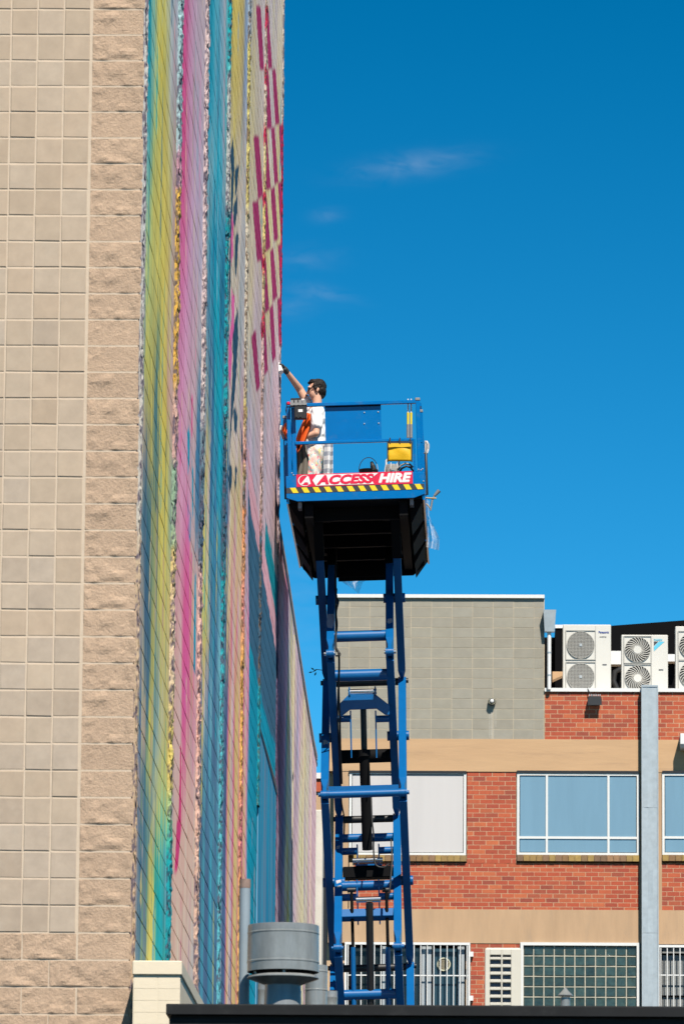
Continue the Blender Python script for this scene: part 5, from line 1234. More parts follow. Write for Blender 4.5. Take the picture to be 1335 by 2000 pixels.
def fit_text(name, txt, mt, u0, u1, v0, v1, d):
    o = text_mesh(name, txt, 1.0, mt, deck, (0, 0, 0), shear=.25, offset=.026, ext=.004)
    co = np.array([v.co[:] for v in o.data.vertices]); mn, mx_ = co.min(0), co.max(0)
    p0, p1 = sp(u0, v0), sp(u1, v1)
    for v in o.data.vertices:
        v.co = (p0[0] + (v.co.x - mn[0]) / (mx_[0] - mn[0]) * (p1[0] - p0[0]), p0[1] + (v.co.y - mn[1]) / (mx_[1] - mn[1]) * (p1[1] - p0[1]), -d + v.co.z * .3)
    # text lies in XY; stand it up facing the camera
    for v in o.data.vertices: v.co = (v.co.x, v.co.z * 1.0, v.co.y)
    # heavy face: a second, slightly shifted stroke joined on
    bm_ = bmesh.new(); bm_.from_mesh(o.data); src = bm_.verts[:] + bm_.edges[:] + bm_.faces[:]
    for q_, (sx_, sz_) in enumerate(((.05, 0), (.10, 0), (.05, .05), (.05, -.05))):
        g_ = bmesh.ops.duplicate(bm_, geom=src)
        for e_ in g_['geom']:
            if isinstance(e_, bmesh.types.BMVert): e_.co.x += (p1[0] - p0[0]) / max(len(txt), 2) * sx_; e_.co.z += (p1[1] - p0[1]) * sz_; e_.co.y += .0004 * (q_ + 1)
    bm_.to_mesh(o.data); bm_.free()
    o.rotation_euler = (0, 0, 0); o.data.update(); return o
fit_text('lettering', 'ACCESS', M_red, .172, .660, .14, .86, -(PF - .0105))
fit_text('lettering', 'HIRE', M_sw, .705, .985, .16, .86, -(PF - .0075))
fit_text('emblem_letter', 'A', M_sw, .035, .118, .22, .80, -(PF - .0075))
m = MB(); pts = []
for k in range(22):
    a_ = R(62 + 250 * k / 21); c0 = sp(.072, .5); pts.append((c0[0] + math.cos(a_) * SWd * .058, c0[1] + math.sin(a_) * SH * .44, a_, .0035 + .008 * math.sin(math.pi * k / 21)))
vs = [(x, PF - .009, z) for x, z, a_, w_ in pts] + [(x - math.cos(a_) * w_, PF - .009, z - math.sin(a_) * w_ * .8) for x, z, a_, w_ in pts]
m.add(vs, [(k, k + 1, 22 + k + 1, 22 + k) for k in range(21)]); m.build('emblem_ring', M_sw, deck)
# guard rails
def rail_tube(name, pts, r=.021):
    return MB().tube(pts, r, 12).build(name, M_blue, deck)
def post(px, py0, py1, Y, w_=.042, cap=True, name='rail_post'):
    a_ = Lc(px, py0, Y); b_ = Lc(px, py1, Y); x_ = a_[0]
    MB().b2((x_ - w_ / 2, ly(Y) - w_ / 2, b_[2]), (x_ + w_ / 2, ly(Y) + w_ / 2, a_[2])).build(name, M_blue, deck, bev=.005)
    if cap: MB().b2((x_ - w_ / 2 - .004, ly(Y) - w_ / 2 - .004, a_[2] + .0005), (x_ + w_ / 2 + .004, ly(Y) + w_ / 2 + .004, a_[2] + .035)).build('post_cap', M_grey, deck, bev=.006)
    return x_, a_[2]
Yr0 = YP0 + .06
post(563, 794, 932, Yr0, .045, False); post(572.5, 797, 930, Yr0 + .02, .05, False)
post(815, 783, 926, Yr0, .05); post(821, 806, 924, Yr0 + .09, .045); post(808, 857, 926, Yr0 - .005, .03, False)
post(556, 818, 950, Yr0 + .35, .045); 
xt0, zt0 = pp(566, 790.5, Yr0); xt1, zt1 = pp(814, 786.5, Yr0); zt_m = (zt0 + zt1) / 2
MB().b2((xt0, ly(Yr0) - .022, zt_m - .022), (xt1, ly(Yr0) + .022, zt_m + .022)).build('top_rail', M_blue, deck, bev=.006)
xm0, zm0 = pp(576, 866, Yr0); xm1, zm1 = pp(806, 859, Yr0); zm_m = (zm0 + zm1) / 2
MB().b2((xm0, ly(Yr0) - .019, zm_m - .019), (xm1, ly(Yr0) + .019, zm_m + .019)).build('mid_rail', M_blue, deck, bev=.006)
# side and rear rails run back along the platform
for s, xx in ((-1, xL + .03), (1, xR - .03)):
    zt_s = zt_m - .02
    MB().b2((xx - .02, ly(YP0) + .12, zt_s - .02), (xx + .02, ly(YP1) - .02, zt_s + .02)).build('side_top_rail', M_blue, deck)
    MB().b2((xx - .018, ly(YP0) + .12, zm_m - .02), (xx + .018, ly(YP1) - .02, zm_m + .02)).build('side_mid_rail', M_blue, deck)
    for yy in (YP0 + 1.4, YP0 + 2.6, YP1 - .05):
        MB().b2((xx - .021, ly(yy) - .021, zDeck), (xx + .021, ly(yy) + .021, zt_s - .021)).build('rail_post', M_blue, deck)
    # hooped grab handle outside
    hx = xx + s * .055
    zA_, zB_ = zm_m - .08, zTB - .18
    MB().tube([(xx, ly(YP0) + .5, zA_), (hx, ly(YP0) + .5, zA_), (hx, ly(YP0) + .5, zB_), (xx, ly(YP0) + .5, zB_)], .014, 8).build('grab_handle', M_black, deck)
MB().b2((xL + .05, ly(YP1) - .04, zt_m - .04), (xR - .05, ly(YP1), zt_m)).build('rear_top_rail', M_blue, deck)
# solid panel on the front rail
xa, z1_ = pp(634, 794, Yr0 + .05); xb, z0_ = pp(745, 858, Yr0 + .05)
zpa = zm_m + .02; zpb = zt_m - .03
pnl = MB().b2((xa, ly(Yr0) + .024, zpa), (xb, ly(Yr0) + .036, zpb)).build('rail_panel', M_blue, deck)
MB().b2((xa, ly(Yr0) - .0, zpb + .001), (xb, ly(Yr0) + .045, zpb + .016)).build('panel_hanger', M_under, deck)
for px, py in ((711, 805), (738, 804), (711, 827), (739, 826)):
    q = pp(px, py, Yr0); MB().lathe((q[0], ly(Yr0) + .023, q[1]), [(.009, 0), (.007, .006), (.003, .008)], 10, axis='Y').build('bolt', M_steelf, deck)
# control box and cable tray
xa, z1_ = pp(575, 795, Yr0); xb, z0_ = pp(599.5, 821, Yr0)
cb = MB().b2((xa, ly(Yr0) - .12, z0_), (xb, ly(Yr0) - .026, z1_)).build('control_box', M_black, deck, bev=.008)
q0 = pp(583, 803.5, Yr0); q1 = pp(591.5, 808.5, Yr0)
MB().b2((q0[0], ly(Yr0) - .124, q1[1]), (q1[0], ly(Yr0) - .1205, q0[1])).build('white_label', M_sw, deck)
for px in (580, 587.5): 
    q = pp(px, 817, Yr0); MB().lathe((q[0], ly(Yr0) - .121, q[1]), [(.013, 0), (.011, .012)], 12, axis='Y').build('knob', M_rubber, deck)
q0 = pp(567.5, 778.5, Yr0 + .06); q1 = pp(588, 785.5, Yr0 + .06)
MB().b2((q0[0], ly(Yr0) + .03, q1[1]), (q1[0], ly(Yr0) + .13, q0[1])).build('control_top', M_black, deck, bev=.006)
q0 = pp(567, 786, Yr0); q1 = pp(599.5, 795, Yr0)
for k in range(4):
    xk = q0[0] + (q1[0] - q0[0]) * k / 4; MB().b2((xk + .004, ly(Yr0) - .13, q1[1]), (xk + (q1[0] - q0[0]) / 4 - .010, ly(Yr0) - .023, q0[1])).build('tray_tooth', M_grey, deck)
MB().b2((q0[0], ly(Yr0) - .128, q1[1] + .004), (q1[0], ly(Yr0) - .024, q1[1] + .030)).build('cable_tray', M_grey, deck)
q0 = pp(560.5, 787, Yr0); MB().b2((q0[0], ly(Yr0) - .05, q0[1] - .03), (q0[0] + .035, ly(Yr0) + .0, q0[1] + .005)).build('stop_button', M_red, deck, bev=.006)
MB().b2((q0[0] - .012, ly(Yr0) - .03, q0[1] - .10), (q0[0] - .002, ly(Yr0) + .02, q0[1] + .002)).build('button_bracket', M_black, deck)
for px, py in ((570, 924), (573, 928), (816.5, 917), (821.5, 918), (826.5, 940), (824.5, 916)):
    q = pp(px, py, YP0); MB().lathe((q[0], PF - .001, q[1]), [(.009, 0), (.006, .006), (.003, .008)], 10, axis='Y').build('bolt', M_steelf, deck)
# rear right warning lamp
q = pp(823, 1082, YP1 - .1); MB().b2((q[0] - .03, ly(YP1) - .3, q[1] - .05), (q[0] + .02, ly(YP1) - .2, q[1] + .05)).build('hazard_lamp', M_yel, deck)

# ------------------------------------------------------------------ things on and about the platform
def W(px, py, Y): return P(px, py, Y)
M_orange = mat('orange_fabric', (0.85, 0.115, 0.005), 0.75, var=0.1, vscale=14, bump=.2, bscale=40)
M_cloth = mat('white_cotton', (0.78, 0.78, 0.78), 0.85, var=0.03, bump=.1, bscale=40)
def cloth(name, label, cat, outline, Y, mt, folds=5, depth=.05, nx=16, nz_=22, seed=0, kind=None, thick=.004, lean=0.0):
    """hanging cloth: left edge / right edge polylines in photo space, with vertical folds"""
    Lf, Rt = outline; G_ = np.zeros((nz_, nx, 3))
    for i in range(nz_):
        f = i / (nz_ - 1)
        def at_(pl):
            t = f * (len(pl) - 1); k = min(int(t), len(pl) - 2); u = t - k
            return pl[k][0] * (1 - u) + pl[k + 1][0] * u, pl[k][1] * (1 - u) + pl[k + 1][1] * u
        a_, b_ = at_(Lf), at_(Rt)
        for j in range(nx):
            u = j / (nx - 1); px = a_[0] * (1 - u) + b_[0] * u; py = a_[1] * (1 - u) + b_[1] * u
            yy = Y + lean * f + depth * (math.sin(u * folds * math.pi + f * 1.3 + seed) * .6 + math.sin(u * folds * 1.9 * math.pi + f * 3 + seed * 2) * .3) * (.4 + .6 * f)
            G_[i, j] = P(px, py, yy)
    c = G_.reshape(-1, 3).mean(0)
    o = link(name, grid_mesh(name, G_ - c, mt, smooth=True), None, tuple(c))
    s_ = o.modifiers.new('thick', 'SOLIDIFY'); s_.thickness = thick
    return tag(o, label, cat)
cloth('orange_vest', 'bright orange safety vest hanging over the rail by the control box', 'vest',
      ([(600, 806), (592, 822), (582, 845), (576, 866), (576, 886)], [(606, 808), (607, 826), (606, 838), (597, 862), (582, 884)]), YP0 + .22, M_orange, 4, .07, seed=1)
cloth('orange_cloth', 'small orange flag of fabric on the outside of the left rail', 'cloth',
      ([(558, 826), (552, 836), (550.5, 841), (556, 850), (559, 856)], [(560, 826), (560, 836), (560.5, 842), (560, 850), (560, 857)]), YP0 + .3, M_orange, 2, .04, seed=2)
cloth('white_rag', 'crumpled white rag tied beside the orange flag on the left rail', 'rag',
      ([(547, 831), (546, 838), (548, 846), (550, 852), (552, 858)], [(552, 831), (551, 838), (553, 846), (554, 852), (554, 859)]), YP0 + .36, M_cloth, 3, .04, seed=3)
M_pouch = mat('yellow_vinyl', (0.78, 0.46, 0.0), 0.5, var=.06, vscale=10, bump=.15, bscale=18)
# document pouch
q0 = W(757.5, 865.5, Yr0); q1 = W(803, 902, Yr0)
dpch = tag(empty('document_pouch', (q0[0], Yr0 - .03, q1[2])), 'yellow document pouch with black edging strapped under the middle rail', 'pouch')
w_, h_ = q1[0] - q0[0], q0[2] - q1[2]
gx = np.zeros((9, 14, 3))
for i in range(9):
    for j in range(14):
        u, v = j / 13, i / 8; gx[i, j] = (u * w_, -.018 * math.sin(math.pi * u) * math.sin(math.pi * v) - .006 * math.sin(7 * u + 5 * v) * (1 - abs(2 * v - 1)), v * h_)
o = link('pouch_face', grid_mesh('pouch_face', gx, M_pouch, flip=False), dpch); o.modifiers.new('t', 'SOLIDIFY').thickness = .006
for a_, b_ in (((-.012, -.004, -.006), (.004, .012, h_ + .008)), ((w_ - .004, -.004, -.006), (w_ + .012, .012, h_ + .008)), ((.004, -.005, h_ - .012), (w_ - .004, .012, h_ + .008))):
    MB().b2(a_, b_).build('edging', M_rubber, dpch)
MB().prism([(0.004, h_ - .012), (w_ - .004, h_ - .012), (w_ - .004, h_ - .05), (w_ * .6, h_ - .06), (w_ * .3, h_ - .055), (.004, h_ - .062)], -.024, -.018, 'Y').build('flap', M_pouch, dpch)
for u in (.08, .5, .95): MB().b2((u * w_ - .007, -.027, h_ - .02), (u * w_ + .007, .03, h_ + .055)).build('strap', M_rubber, dpch)
# rollers
for px, lb in ((796.2, 'left of two paint roller poles with yellow grips by the right rail post'), (802.3, 'right of two paint roller poles with yellow grips by the right rail post')):
    Y = Yr0 + .05; ps = [W(px, y, Y) for y in (779, 806, 806, 829, 829, 855)]
    t = tag(empty('roller_pole', ps[5]), lb, 'roller pole', 'roller poles by the rail post')
    def loc_(p): return p - ps[5]
    MB().tube([loc_(ps[0]), loc_(ps[1])], .008, 8).build('rod', M_white, t)
    MB().tube([loc_(ps[2]), loc_(ps[3])], [.016, .014], 10).build('grip', M_yel, t)
    MB().tube([loc_(ps[4]), loc_(ps[5])], .018, 10).build('sleeve', M_grey, t)
# bucket with brush
q = W(719, 928, YP0 + .5)
zdk = (BASE + RT.inverted() @ Vector((0, 0, zDeck + .01)))[2]
def deck_z(x): return BASE[2] + (Vector((0, 0, zDeck + .009)).z - 0) * math.cos(TILT) + (x - BASE[0]) * math.tan(TILT) + math.tan(TILT) * math.sin(TILT) * zDeck
zd = deck_z(q[0])
bk = tag(empty('bucket', (q[0], YP0 + .5, zd)), 'dark paint bucket with a raised wire handle at the front of the platform', 'bucket')
zr_ = W(719, 921, YP0 + .5)[2] - zd; rr = W(737, 921, YP0 + .5)[0] - q[0]
MB().lathe((0, 0, 0), [(rr * .8, 0), (rr, zr_), (rr * 1.06, zr_), (rr * 1.06, zr_ + .02), (rr * .96, zr_ + .02), (rr * .78, .02)], 28).build('pail', M_rubber, bk)
MB().tube([(rr * 1.02 * math.cos(t_), 0, zr_ + .02 + .15 * math.sin(t_)) for t_ in np.linspace(0, math.pi, 16)], .005, 6).build('wire_handle', M_steelf, bk)
br = tag(empty('paint_brush', (q[0] + .06, YP0 + .5, zd + zr_ - .05)), 'black paint brush standing in the bucket', 'brush')
MB().tube([(.03, 0, 0), (-.01, 0, .12)], [.03, .032], 8).build('bristles', M_rubber, br)
MB().tube([(-.01, 0, .12), (-.025, 0, .17)], [.028, .016], 8).build('brush_handle', M_rubber, br)
# work light
q = W(766, 925, YP0 + .4); zd = deck_z(q[0])
wl = tag(empty('work_light', (q[0], YP0 + .4, zd)), 'caged silver work light with a carry handle on the platform', 'work light')
h0 = W(766, 906, YP0 + .4)[2] - zd; hw = .095
MB().b2((-.09, -.05, .0), (.09, .07, h0 - .17)).build('stand', M_steelf, wl)
MB().rings([[(-r_, -.06 + 0, z) for r_, z in ((1, 0),)] for _ in range(1)] or [], True, False, False) if False else None
MB().lathe((0, .0, h0 - .17), [(.05, 0), (.085, .03), (.092, .09), (.08, .155), (.03, .165)], 20).build('lamp_head', mat('silver_lens', (.62, .63, .62), .2, metal=.5, var=.3, vscale=20), wl)
for k in range(7):
    a_ = k * math.tau / 7; MB().tube([(.094 * math.cos(a_), .094 * math.sin(a_), h0 - .16), (.10 * math.cos(a_), .10 * math.sin(a_), h0 - .08), (.085 * math.cos(a_), .085 * math.sin(a_), h0)], .005, 6).build('cage_wire', M_white, wl)
MB().tube([(-.075, 0, h0 - .01), (-.075, 0, h0 + .04), (-.06, 0, h0 + .06), (.06, 0, h0 + .06), (.075, 0, h0 + .04), (.075, 0, h0 - .01)], .011, 8).build('carry_handle', M_white, wl)
# coiled cords behind the pouch
for k, (pts, mt, lb) in enumerate((([(776, 918), (782, 909), (791, 905), (800, 907), (806, 913)], M_grey, 'pale cord looping from the work light to the rail post'), ([(779, 924), (784, 915), (793, 910.5), (801, 913), (807, 921)], M_rubber, 'black cord looping below the pale cord by the rail post'))):
    p_ = [W(a_, b_, YP0 + .3) for a_, b_ in pts]; sm2 = []
    for i in range(len(p_) - 1):
        for t_ in (0, .33, .66): sm2.append(p_[i].lerp(p_[i + 1], t_))
    sm2.append(p_[-1]); c = sm2[0].copy(); tag(MB().tube([p - c for p in sm2], .012, 8).build('power_cord', mt, None, c), lb, 'cord', 'cords on the platform')
# grey drop sheet and checked towel
M_drop = mat('drop_sheet', (0.17, 0.15, 0.125), 0.9, var=.12, vscale=4, stretch=(6, 6, .4), bump=.1, bscale=20)
cloth('drop_sheet', 'grey brown drop sheet hanging inside the rail by the painter', 'sheet', ([(577, 868), (577, 900), (577, 935)], [(597, 868), (603, 895), (600, 935)]), YP0 + .45, M_drop, 5, .05, seed=5)
M_towel = mat('checked_towel', (0.7, 0.7, 0.72), .9, var=.03)
def check_nodes(m_):
    t = m_.node_tree; b_ = t.nodes['Principled BSDF']; co_ = t.nodes.new('ShaderNodeTexCoord'); sp_ = t.nodes.new('ShaderNodeSeparateXYZ'); t.links.new(co_.outputs['Object'], sp_.inputs[0])
    def stripe(out, period, ph):
        a_ = t.nodes.new('ShaderNodeMath'); a_.operation = 'MULTIPLY_ADD'; a_.inputs[1].default_value = 1 / period; a_.inputs[2].default_value = ph; t.links.new(out, a_.inputs[0])
        f_ = t.nodes.new('ShaderNodeMath'); f_.operation = 'FRACT'; t.links.new(a_.outputs[0], f_.inputs[0])
        g_ = t.nodes.new('ShaderNodeMath'); g_.operation = 'GREATER_THAN'; g_.inputs[1].default_value = .5; t.links.new(f_.outputs[0], g_.inputs[0]); return g_.outputs[0]
    s1 = stripe(sp_.outputs['Z'], .105, .1); s2 = stripe(sp_.outputs['X'], .07, .2)
    ad = t.nodes.new('ShaderNodeMath'); ad.operation = 'MULTIPLY_ADD'; ad.inputs[1].default_value = .6; t.links.new(s1, ad.inputs[0]); m3 = t.nodes.new('ShaderNodeMath'); m3.operation = 'MULTIPLY'; m3.inputs[1].default_value = .35; t.links.new(s2, m3.inputs[0]); t.links.new(m3.outputs[0], ad.inputs[2])
    mx_ = t.nodes.new('ShaderNodeMix'); mx_.data_type = 'RGBA'; mx_.inputs[6].default_value = (.62, .63, .65, 1); mx_.inputs[7].default_value = (.20, .235, .30, 1); t.links.new(ad.outputs[0], mx_.inputs[0]); t.links.new(mx_.outputs[2], b_.inputs['Base Color'])
check_nodes(M_towel)
cloth('checked_towel', 'grey and white checked cloth hanging behind the painter', 'towel', ([(633, 862), (632, 895), (631, 935)], [(650, 862), (650, 895), (650, 935)]), YP0 + 1.2, M_towel, 3, .05, seed=6)
# clear plastic sheets under and beside the platform
def plastic():
    m = bpy.data.materials.new('clear_plastic'); m.use_nodes = True; t = m.node_tree; b_ = t.nodes['Principled BSDF']; o_ = t.nodes['Material Output']
    b_.inputs['Base Color'].default_value = (.72, .74, .78, 1); b_.inputs['Roughness'].default_value = .35
    tr = t.nodes.new('ShaderNodeBsdfTransparent'); mx_ = t.nodes.new('ShaderNodeMixShader'); nz_ = t.nodes.new('ShaderNodeTexNoise'); nz_.inputs['Scale'].default_value = 9; nz_.inputs['Detail'].default_value = 5
    mr = t.nodes.new('ShaderNodeMapRange'); mr.inputs[1].default_value = .3; mr.inputs[2].default_value = .75; mr.inputs[3].default_value = .18; mr.inputs[4].default_value = .62
    co_ = t.nodes.new('ShaderNodeTexCoord'); mp_ = t.nodes.new('ShaderNodeMapping'); mp_.inputs['Scale'].default_value = (.5, 1, 2.4); t.links.new(co_.outputs['Object'], mp_.inputs[0]); t.links.new(mp_.outputs[0], nz_.inputs['Vector'])
    t.links.new(nz_.outputs['Fac'], mr.inputs[0]); t.links.new(mr.outputs[0], mx_.inputs[0]); t.links.new(tr.outputs[0], mx_.inputs[1]); t.links.new(b_.outputs[0], mx_.inputs[2]); t.links.new(mx_.outputs[0], o_.inputs[0]); return m
M_plas = plastic()
cloth('plastic_sheet', 'clear plastic sheet blowing from the right side of the platform', 'plastic sheet',
      ([(831, 975), (831, 1005), (831, 1035), (831, 1060), (831, 1068)], [(838, 978), (838, 1008), (850, 1035), (858, 1052), (856, 1075)]), YP0 + 2.2, M_plas, 2.3, .14, nx=70, nz_=70, seed=7, thick=.0)
cloth('plastic_sheet', 'clear plastic sheet sagging below the platform between the lift arms', 'plastic sheet',
      ([(630, 1100), (640, 1118), (655, 1128), (670, 1138), (688, 1150)], [(740, 1100), (735, 1118), (722, 1128), (708, 1138), (700, 1160)]), YP1 + .3, M_plas, 2.6, .14, nx=70, nz_=50, seed=8, thick=.0)
for o in bpy.data.objects:
    if o.name.startswith('plastic_sheet'): o.modifiers.clear()
# stick tied with cord
p_ = [W(840, 997, YP0 + 2), W(844, 975, YP0 + 2), W(848, 968, YP0 + 2), W(857, 958, YP0 + 2)]
stk = tag(empty('tied_brush', p_[1]), 'grey handled brush tied outside the right rail above the plastic sheet', 'brush')
MB().tube([p - p_[1] for p in p_[:3]], .012, 8).build('shaft', M_grey, stk)
MB().tube([p - p_[1] for p in p_[2:]], [.016, .026], 8).build('head', M_grey, stk)
M_twine = mat('twine', (.45, .33, .18), .9)
MB().tube([W(829, 972, YP0 + 2) - p_[1], W(838, 973, YP0 + 1.98) - p_[1], W(851, 973.5, YP0 + 2) - p_[1]], .010, 6).build('twine', M_twine, stk)
MB().tube([W(830, 982, YP0 + 2) - p_[1], W(836, 988, YP0 + 1.98) - p_[1], W(840, 994, YP0 + 2) - p_[1]], .008, 6).build('twine', M_twine, stk)
# bag tucked outside the right rail
cloth('plastic_bag', 'crumpled pale bag stuffed against the outside of the right rail', 'bag', ([(829, 861), (829, 868), (829, 878), (830, 888)], [(834, 861), (838, 868), (838, 876), (834, 888)]), YP0 + .55, mat('bag', (.62, .60, .60), .4, var=.3, vscale=12, dirt=.5, dirtc=(.1, .1, .11), dscale=10), 4, .08, nx=10, nz_=10, seed=9)
# leafy twig caught on the lift
p0 = W(622, 1309, YRJ); tw = tag(empty('leafy_twig', p0), 'tiny green leafy twig caught on the left lift arms', 'twig')
MB().tube([(0.05, 0, .0), (-.03, 0, .01), (-.07, .01, -.02)], .005, 6).build('stem', M_twine, tw)
M_leaf = mat('leaf', (.10, .22, .10), .6, var=.2)
for dx, dz_, a_ in ((-.02, .01, .5), (-.05, .0, -.6), (-.07, -.02, .2), (-.03, -.02, 1.2)):
    m = MB(); c_, s_ = math.cos(a_), math.sin(a_); m.add([(dx, 0, dz_), (dx - .03 * c_ + .012 * s_, -.01, dz_ - .03 * s_ - .012 * c_), (dx - .055 * c_, 0, dz_ - .055 * s_), (dx - .03 * c_ - .012 * s_, .01, dz_ - .03 * s_ + .012 * c_)], [(0, 1, 2, 3)]); m.build('leaf', M_leaf, tw)

# ------------------------------------------------------------------ the painter
YM = 67.38
fx_ = W(615, 1000, YM)[0]; zfoot = deck_z(fx_)
man = tag(empty('person', (fx_, YM, zfoot)), 'painter in white T-shirt and paint-spattered trousers reaching up to the mural with a spray can', 'person')
def mp_(px, py, dy=0.0):
    p = P(px, py, YM + dy); return Vector((p[0] - fx_, dy, p[2] - zfoot))
class Blob(MB):
    def ell(s, c, r, rot=None, n=14):
        vs, rs = [], []
        for i in range(n + 1):
            th = math.pi * i / n; ring = []
            for j in range(2 * n):
                ph = math.tau * j / (2 * n); v = Vector((r[0] * max(math.sin(th), .02) * math.cos(ph), r[1] * max(math.sin(th), .02) * math.sin(ph), r[2] * math.cos(th)))
                if rot is not None: v = rot @ v
                ring.append(v + Vector(c))
            rs.append(ring)
        return s.rings(rs, True, True, True)
    def cap(s, a, b, ra, rb, n=16, sq=1.0):
        a, b = Vector(a), Vector(b); t = (b - a).normalized(); u = t.cross(Vector((0, 1, 0)) if abs(t.y) < .9 else Vector((1, 0, 0))).normalized(); v = t.cross(u); rs = []
        for k in range(6):
            q = math.pi / 2 * (1 - k / 5); rs.append((a - t * ra * math.sin(q), ra * max(math.cos(q), .05)))
        for k in range(1, 6):
            q = math.pi / 2 * k / 5; rs.append((b + t * rb * math.sin(q), rb * max(math.cos(q), .05)))
        return s.rings([[c + (u * math.cos(math.tau * j / n) + v * math.sin(math.tau * j / n) * sq) * r for j in range(n)] for c, r in rs], True, True, True)
def remeshed(name, blob, mt, vox, smooth_it=4, disp=None):
    o = blob.build(name, mt, man)
    m = o.modifiers.new('r', 'REMESH'); m.mode = 'VOXEL'; m.voxel_size = vox; m.use_smooth_shade = True
    s_ = o.modifiers.new('s', 'SMOOTH'); s_.factor = .5; s_.iterations = smooth_it
    bpy.context.view_layer.update(); dg = bpy.context.evaluated_depsgraph_get()
    me = bpy.data.meshes.new_from_object(o.evaluated_get(dg)); o.modifiers.clear(); o.data = me
    if not me.materials: me.materials.append(mt)
    co_ = np.zeros(len(me.vertices) * 3); me.vertices.foreach_get('co', co_); co_ = co_.reshape(-1, 3)
    if disp is not None:
        no = np.zeros(len(me.vertices) * 3); me.vertices.foreach_get('normal', no); no = no.reshape(-1, 3)
        co_ = co_ + no * disp(co_)[:, None]; me.vertices.foreach_set('co', co_.reshape(-1)); me.update()
    me.polygons.foreach_set('use_smooth', np.ones(len(me.polygons), bool)); return o
M_skin = mat('skin', (.68, .39, .27), .55, var=.05, vscale=12, spec=.4)
M_shirt = mat('white_shirt', (.84, .84, .85), .85, var=.03, bump=.15, bscale=30, dirt=.35, dirtc=(.75, .55, .3), dscale=4)
M_hair = mat('dark_hair', (.012, .009, .008), .7, var=.3, vscale=40, bump=.3, bscale=70, spec=.25)
def splat_mat():
    m = mat('spattered_trousers', (.72, .67, .61), .85, var=.10, vscale=9, bump=.2, bscale=30); t = m.node_tree; b_ = t.nodes['Principled BSDF']
    cur = b_.inputs['Base Color'].links[0].from_socket; co_ = t.nodes.new('ShaderNodeTexCoord')
    for i, (c, sc, th) in enumerate((((.70, .10, .18), 26, .605), ((.12, .38, .45), 22, .605), ((.72, .55, .18), 30, .62), ((.30, .42, .45), 14, .62), ((.72, .40, .36), 17, .61), ((.74, .74, .74), 12, .61))):
        n = t.nodes.new('ShaderNodeTexNoise'); n.inputs['Scale'].default_value = sc; n.inputs['Detail'].default_value = 3; mv = t.nodes.new('ShaderNodeMapping'); mv.inputs['Location'].default_value = (i * 7.3, i * 3.1, i * 5.7); mv.inputs['Scale'].default_value = (1, 1, .7)
        t.links.new(co_.outputs['Object'], mv.inputs[0]); t.links.new(mv.outputs[0], n.inputs['Vector']); r_ = t.nodes.new('ShaderNodeMapRange'); r_.inputs[1].default_value = th - .02; r_.inputs[2].default_value = th + .01; r_.inputs[4].default_value = .9; t.links.new(n.outputs['Fac'], r_.inputs[0])
        x = t.nodes.new('ShaderNodeMix'); x.data_type = 'RGBA'; x.inputs[7].default_value = (*c, 1); t.links.new(r_.outputs[0], x.inputs[0]); t.links.new(cur, x.inputs[6]); cur = x.outputs[2]
    t.links.new(cur, b_.inputs['Base Color']); return m
M_trou = splat_mat()
# key points (machine leans little; figure upright)
HC = mp_(617.5, 762); NK = mp_(617, 792); CH_ = mp_(617, 822); WA = mp_(616, 852); PV = mp_(616, 880)
SR = mp_(605, 797, .17); SL = mp_(620, 803, -.17)                       # far / near shoulder
ER = mp_(585, 760, .14); HR = mp_(556.5, 722, -.12)
EL = mp_(617, 846, -.24); HL = mp_(597, 853, -.22)
B = Blob()
B.cap(PV + Vector((0, 0, -.05)), WA, .135, .125, sq=1.25); B.cap(WA, CH_, .12, .135, sq=1.3); B.cap(CH_, NK + Vector((0, 0, -.09)), .135, .10, sq=1.45)
B.cap(NK + Vector((.01, 0, -.08)), HC + Vector((.012, 0, -.05)), .062, .056)
B.cap(NK + Vector((0, .0, -.07)), SR, .07, .06); B.cap(NK + Vector((0, 0, -.08)), SL, .07, .06)
B.cap(SR, ER, .060, .048); B.cap(ER, HR, .048, .030)
B.cap(SL, EL, .055, .043); B.cap(EL, HL, .043, .028)
for s, dx in ((-1, -.06), (1, .07)):
    kn = PV + Vector((dx, s * .11, -.47)); an = PV + Vector((dx + .04, s * .12, -.88)); an.z = .08
    B.cap(PV + Vector((0, s * .09, -.06)), kn, .09, .058); B.cap(kn, an, .058, .04); B.ell(an + Vector((-.06, 0, -.03)), (.12, .045, .05))
# head: facing -x, chin up a little
RH = Matrix.Rotation(R(-8), 3, 'Y')
def hd_(x, y, z): return HC + RH @ Vector((x, y, z))
B.ell(hd_(.015, 0, .03), (.100, .077, .098), RH); B.ell(hd_(-.035, 0, -.035), (.062, .060, .080), RH)
B.cap(hd_(-.055, 0, -.09), hd_(-.03, 0, -.085), .030, .045)                # chin and jaw
B.cap(hd_(-.094, 0, .018), hd_(-.112, 0, -.022), .010, .015)               # nose
B.ell(hd_(-.112, 0, -.024), (.012, .015, .009)); B.ell(hd_(-.090, 0, -.053), (.012, .024, .006)); B.ell(hd_(-.086, 0, -.066), (.012, .022, .007))
B.cap(hd_(-.082, -.045, .040), hd_(-.082, .045, .040), .016, .016)         # brow
for s in (-1, 1): B.ell(hd_(.012, s * .078, -.008), (.019, .009, .032), RH)
